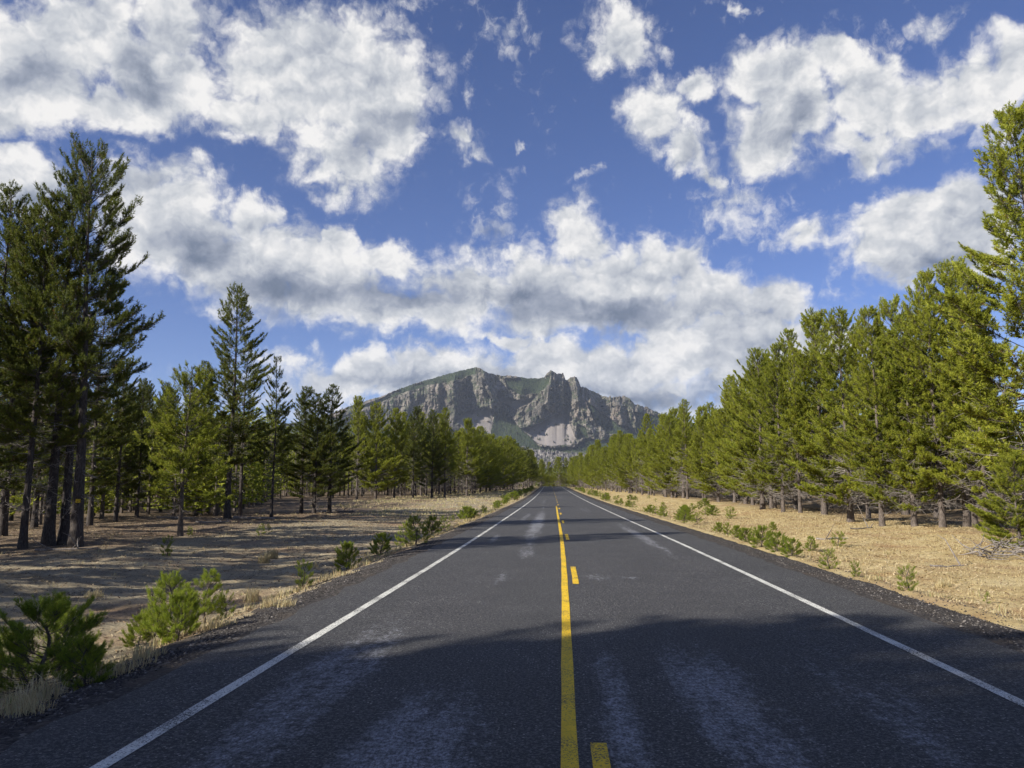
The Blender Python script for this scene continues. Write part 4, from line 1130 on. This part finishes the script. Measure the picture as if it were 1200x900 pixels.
    # trees on the slopes
    w = (forest + scat * rock * .35 * (1 - forest)).copy(); w[:, :5] = 0; w[us < 375] = 0; w[us > 815] = 0
    w[:, int(nv * .985):] = 0; w[(us > 630) & (us < 690), int(nv * .93):] = 0; w = w * (1 + 0 * U); pf = w.ravel() / w.sum(); n = 15000
    idx = r_.choice(len(pf), n, p=pf); P = V.reshape(-1, 3)[idx] + r_.normal(0, 2.5, (n, 3)) * [1, 1, .2]
    h = r_.uniform(9, 16, n); rad = h * r_.uniform(.16, .24, n); A = Acc(); k_ = 5
    an = np.arange(k_) * 2 * math.pi / k_
    ring = np.stack([np.cos(an), np.sin(an), 0 * an], 1)
    for (z0, z1, f) in ((-.15, .65, 1.0), (.3, 1.0, .62)):
        base = P[:, None, :] + ring[None] * (rad * f)[:, None, None] * r_.uniform(.7, 1.2, (n, k_, 1)) + np.array([0, 0, 1.]) * (h * z0)[:, None, None]
        tip = P + np.array([0, 0, 1.]) * (h * z1)[:, None]
        Vt = np.concatenate([base, tip[:, None, :]], 1).reshape(-1, 3)
        bs = (np.arange(n) * (k_ + 1))[:, None]; j = np.arange(k_)[None]
        F = np.stack([bs + j, bs + (j + 1) % k_, bs + k_ + 0 * j], -1).reshape(-1, 3)
        A.add(Vt, F, 0, np.repeat(r_.uniform(0, .9, n), k_ + 1))
    mt = mat_tint("slope_conifers", [(0, (.016, .030, .014)), (.6, (.040, .060, .024)), (1, (.075, .095, .035))])
    o = ob("mountain_forest", A.mesh("mountain_forest", [mt])); tag(o, 'dark conifer forest clinging to the mountain slopes', 'forest', kind='stuff')
build_mountain()

def lava_field():
    r_ = np.random.default_rng(8)
    us = np.arange(540, 780, .45); vv = np.linspace(0, 1, 110); U, Vv = np.meshgrid(us, vv, indexing='ij')
    Yd = 2150 + 1250 * Vv
    top = np.interp(us, [540, 600, 614, 640, 690, 720, 780], [528, 523, 526, 529, 533, 536, 540]) ; bot = 556.0
    PY = bot + (top[:, None] - bot) * Vv
    a = (U - 600) / FPX; c = (450 - PY) / FPX
    D = FWD + RGT * a[..., None] + UPV * c[..., None]; k = Yd / D[..., 1]
    V = np.stack([D[..., 0] * k, Yd, H_CAM + D[..., 2] * k], -1)
    def vn(s, amp):
        g = r_.random((400, 200)); x = U / s % 399; y = Vv * 60 / s % 199; xi = x.astype(int); yi = y.astype(int)
        return (g[xi, yi] - .5) * amp
    V[..., 2] += vn(1.4, 13) + vn(3.1, 16) + vn(.7, 7)
    m, t, b = new_mat("lava_blocks"); co = t.new('ShaderNodeTexCoord').outputs['Object']
    n1 = t.noise(co, .06, 5, .7); n2 = t.noise(co, .012, 4, .6)
    c = t.ramp(n1, [(.35, (.035, .033, .033)), (.48, (.14, .13, .125)), (.6, (.24, .225, .205)), (.75, (.33, .31, .285))])
    c = t.mix(t.mapr(n2, .55, .68), c, (.045, .06, .028)); t.put(b.inputs['Base Color'], c)
    me = mesh_np("lava_slope", V.reshape(-1, 3), grid_faces(len(us), len(vv)), [m], smooth=False)
    tag(ob("terrain_lava_slope", me), 'rubbly grey lava slope below the mountain', kind='structure')
lava_field()

# ------------------------------------------------------------------ air
def air():
    x0, x1, y0, y1, z0, z1 = -7800, 7800, -160, 6850, -30, 900
    v = [(x, y, z) for x in (x0, x1) for y in (y0, y1) for z in (z0, z1)]
    f = [(0, 1, 3, 2), (4, 6, 7, 5), (0, 4, 5, 1), (2, 3, 7, 6), (0, 2, 6, 4), (1, 5, 7, 3)]
    me = bpy.data.meshes.new("haze"); me.from_pydata(v, [], f); o = ob("haze", me)
    m = bpy.data.materials.new("haze_air"); m.use_nodes = True; n = m.node_tree; n.nodes.remove(n.nodes['Principled BSDF'])
    p = n.nodes.new('ShaderNodeVolumePrincipled'); p.inputs['Color'].default_value = (.72, .82, 1, 1); p.inputs['Density'].default_value = HAZE
    n.links.new(p.outputs[0], n.nodes['Material Output'].inputs['Volume']); me.materials.append(m)
    tag(o, 'thin pale air haze over the whole landscape', 'haze', kind='stuff')
HAZE = 0.00003
if HAZE: air()
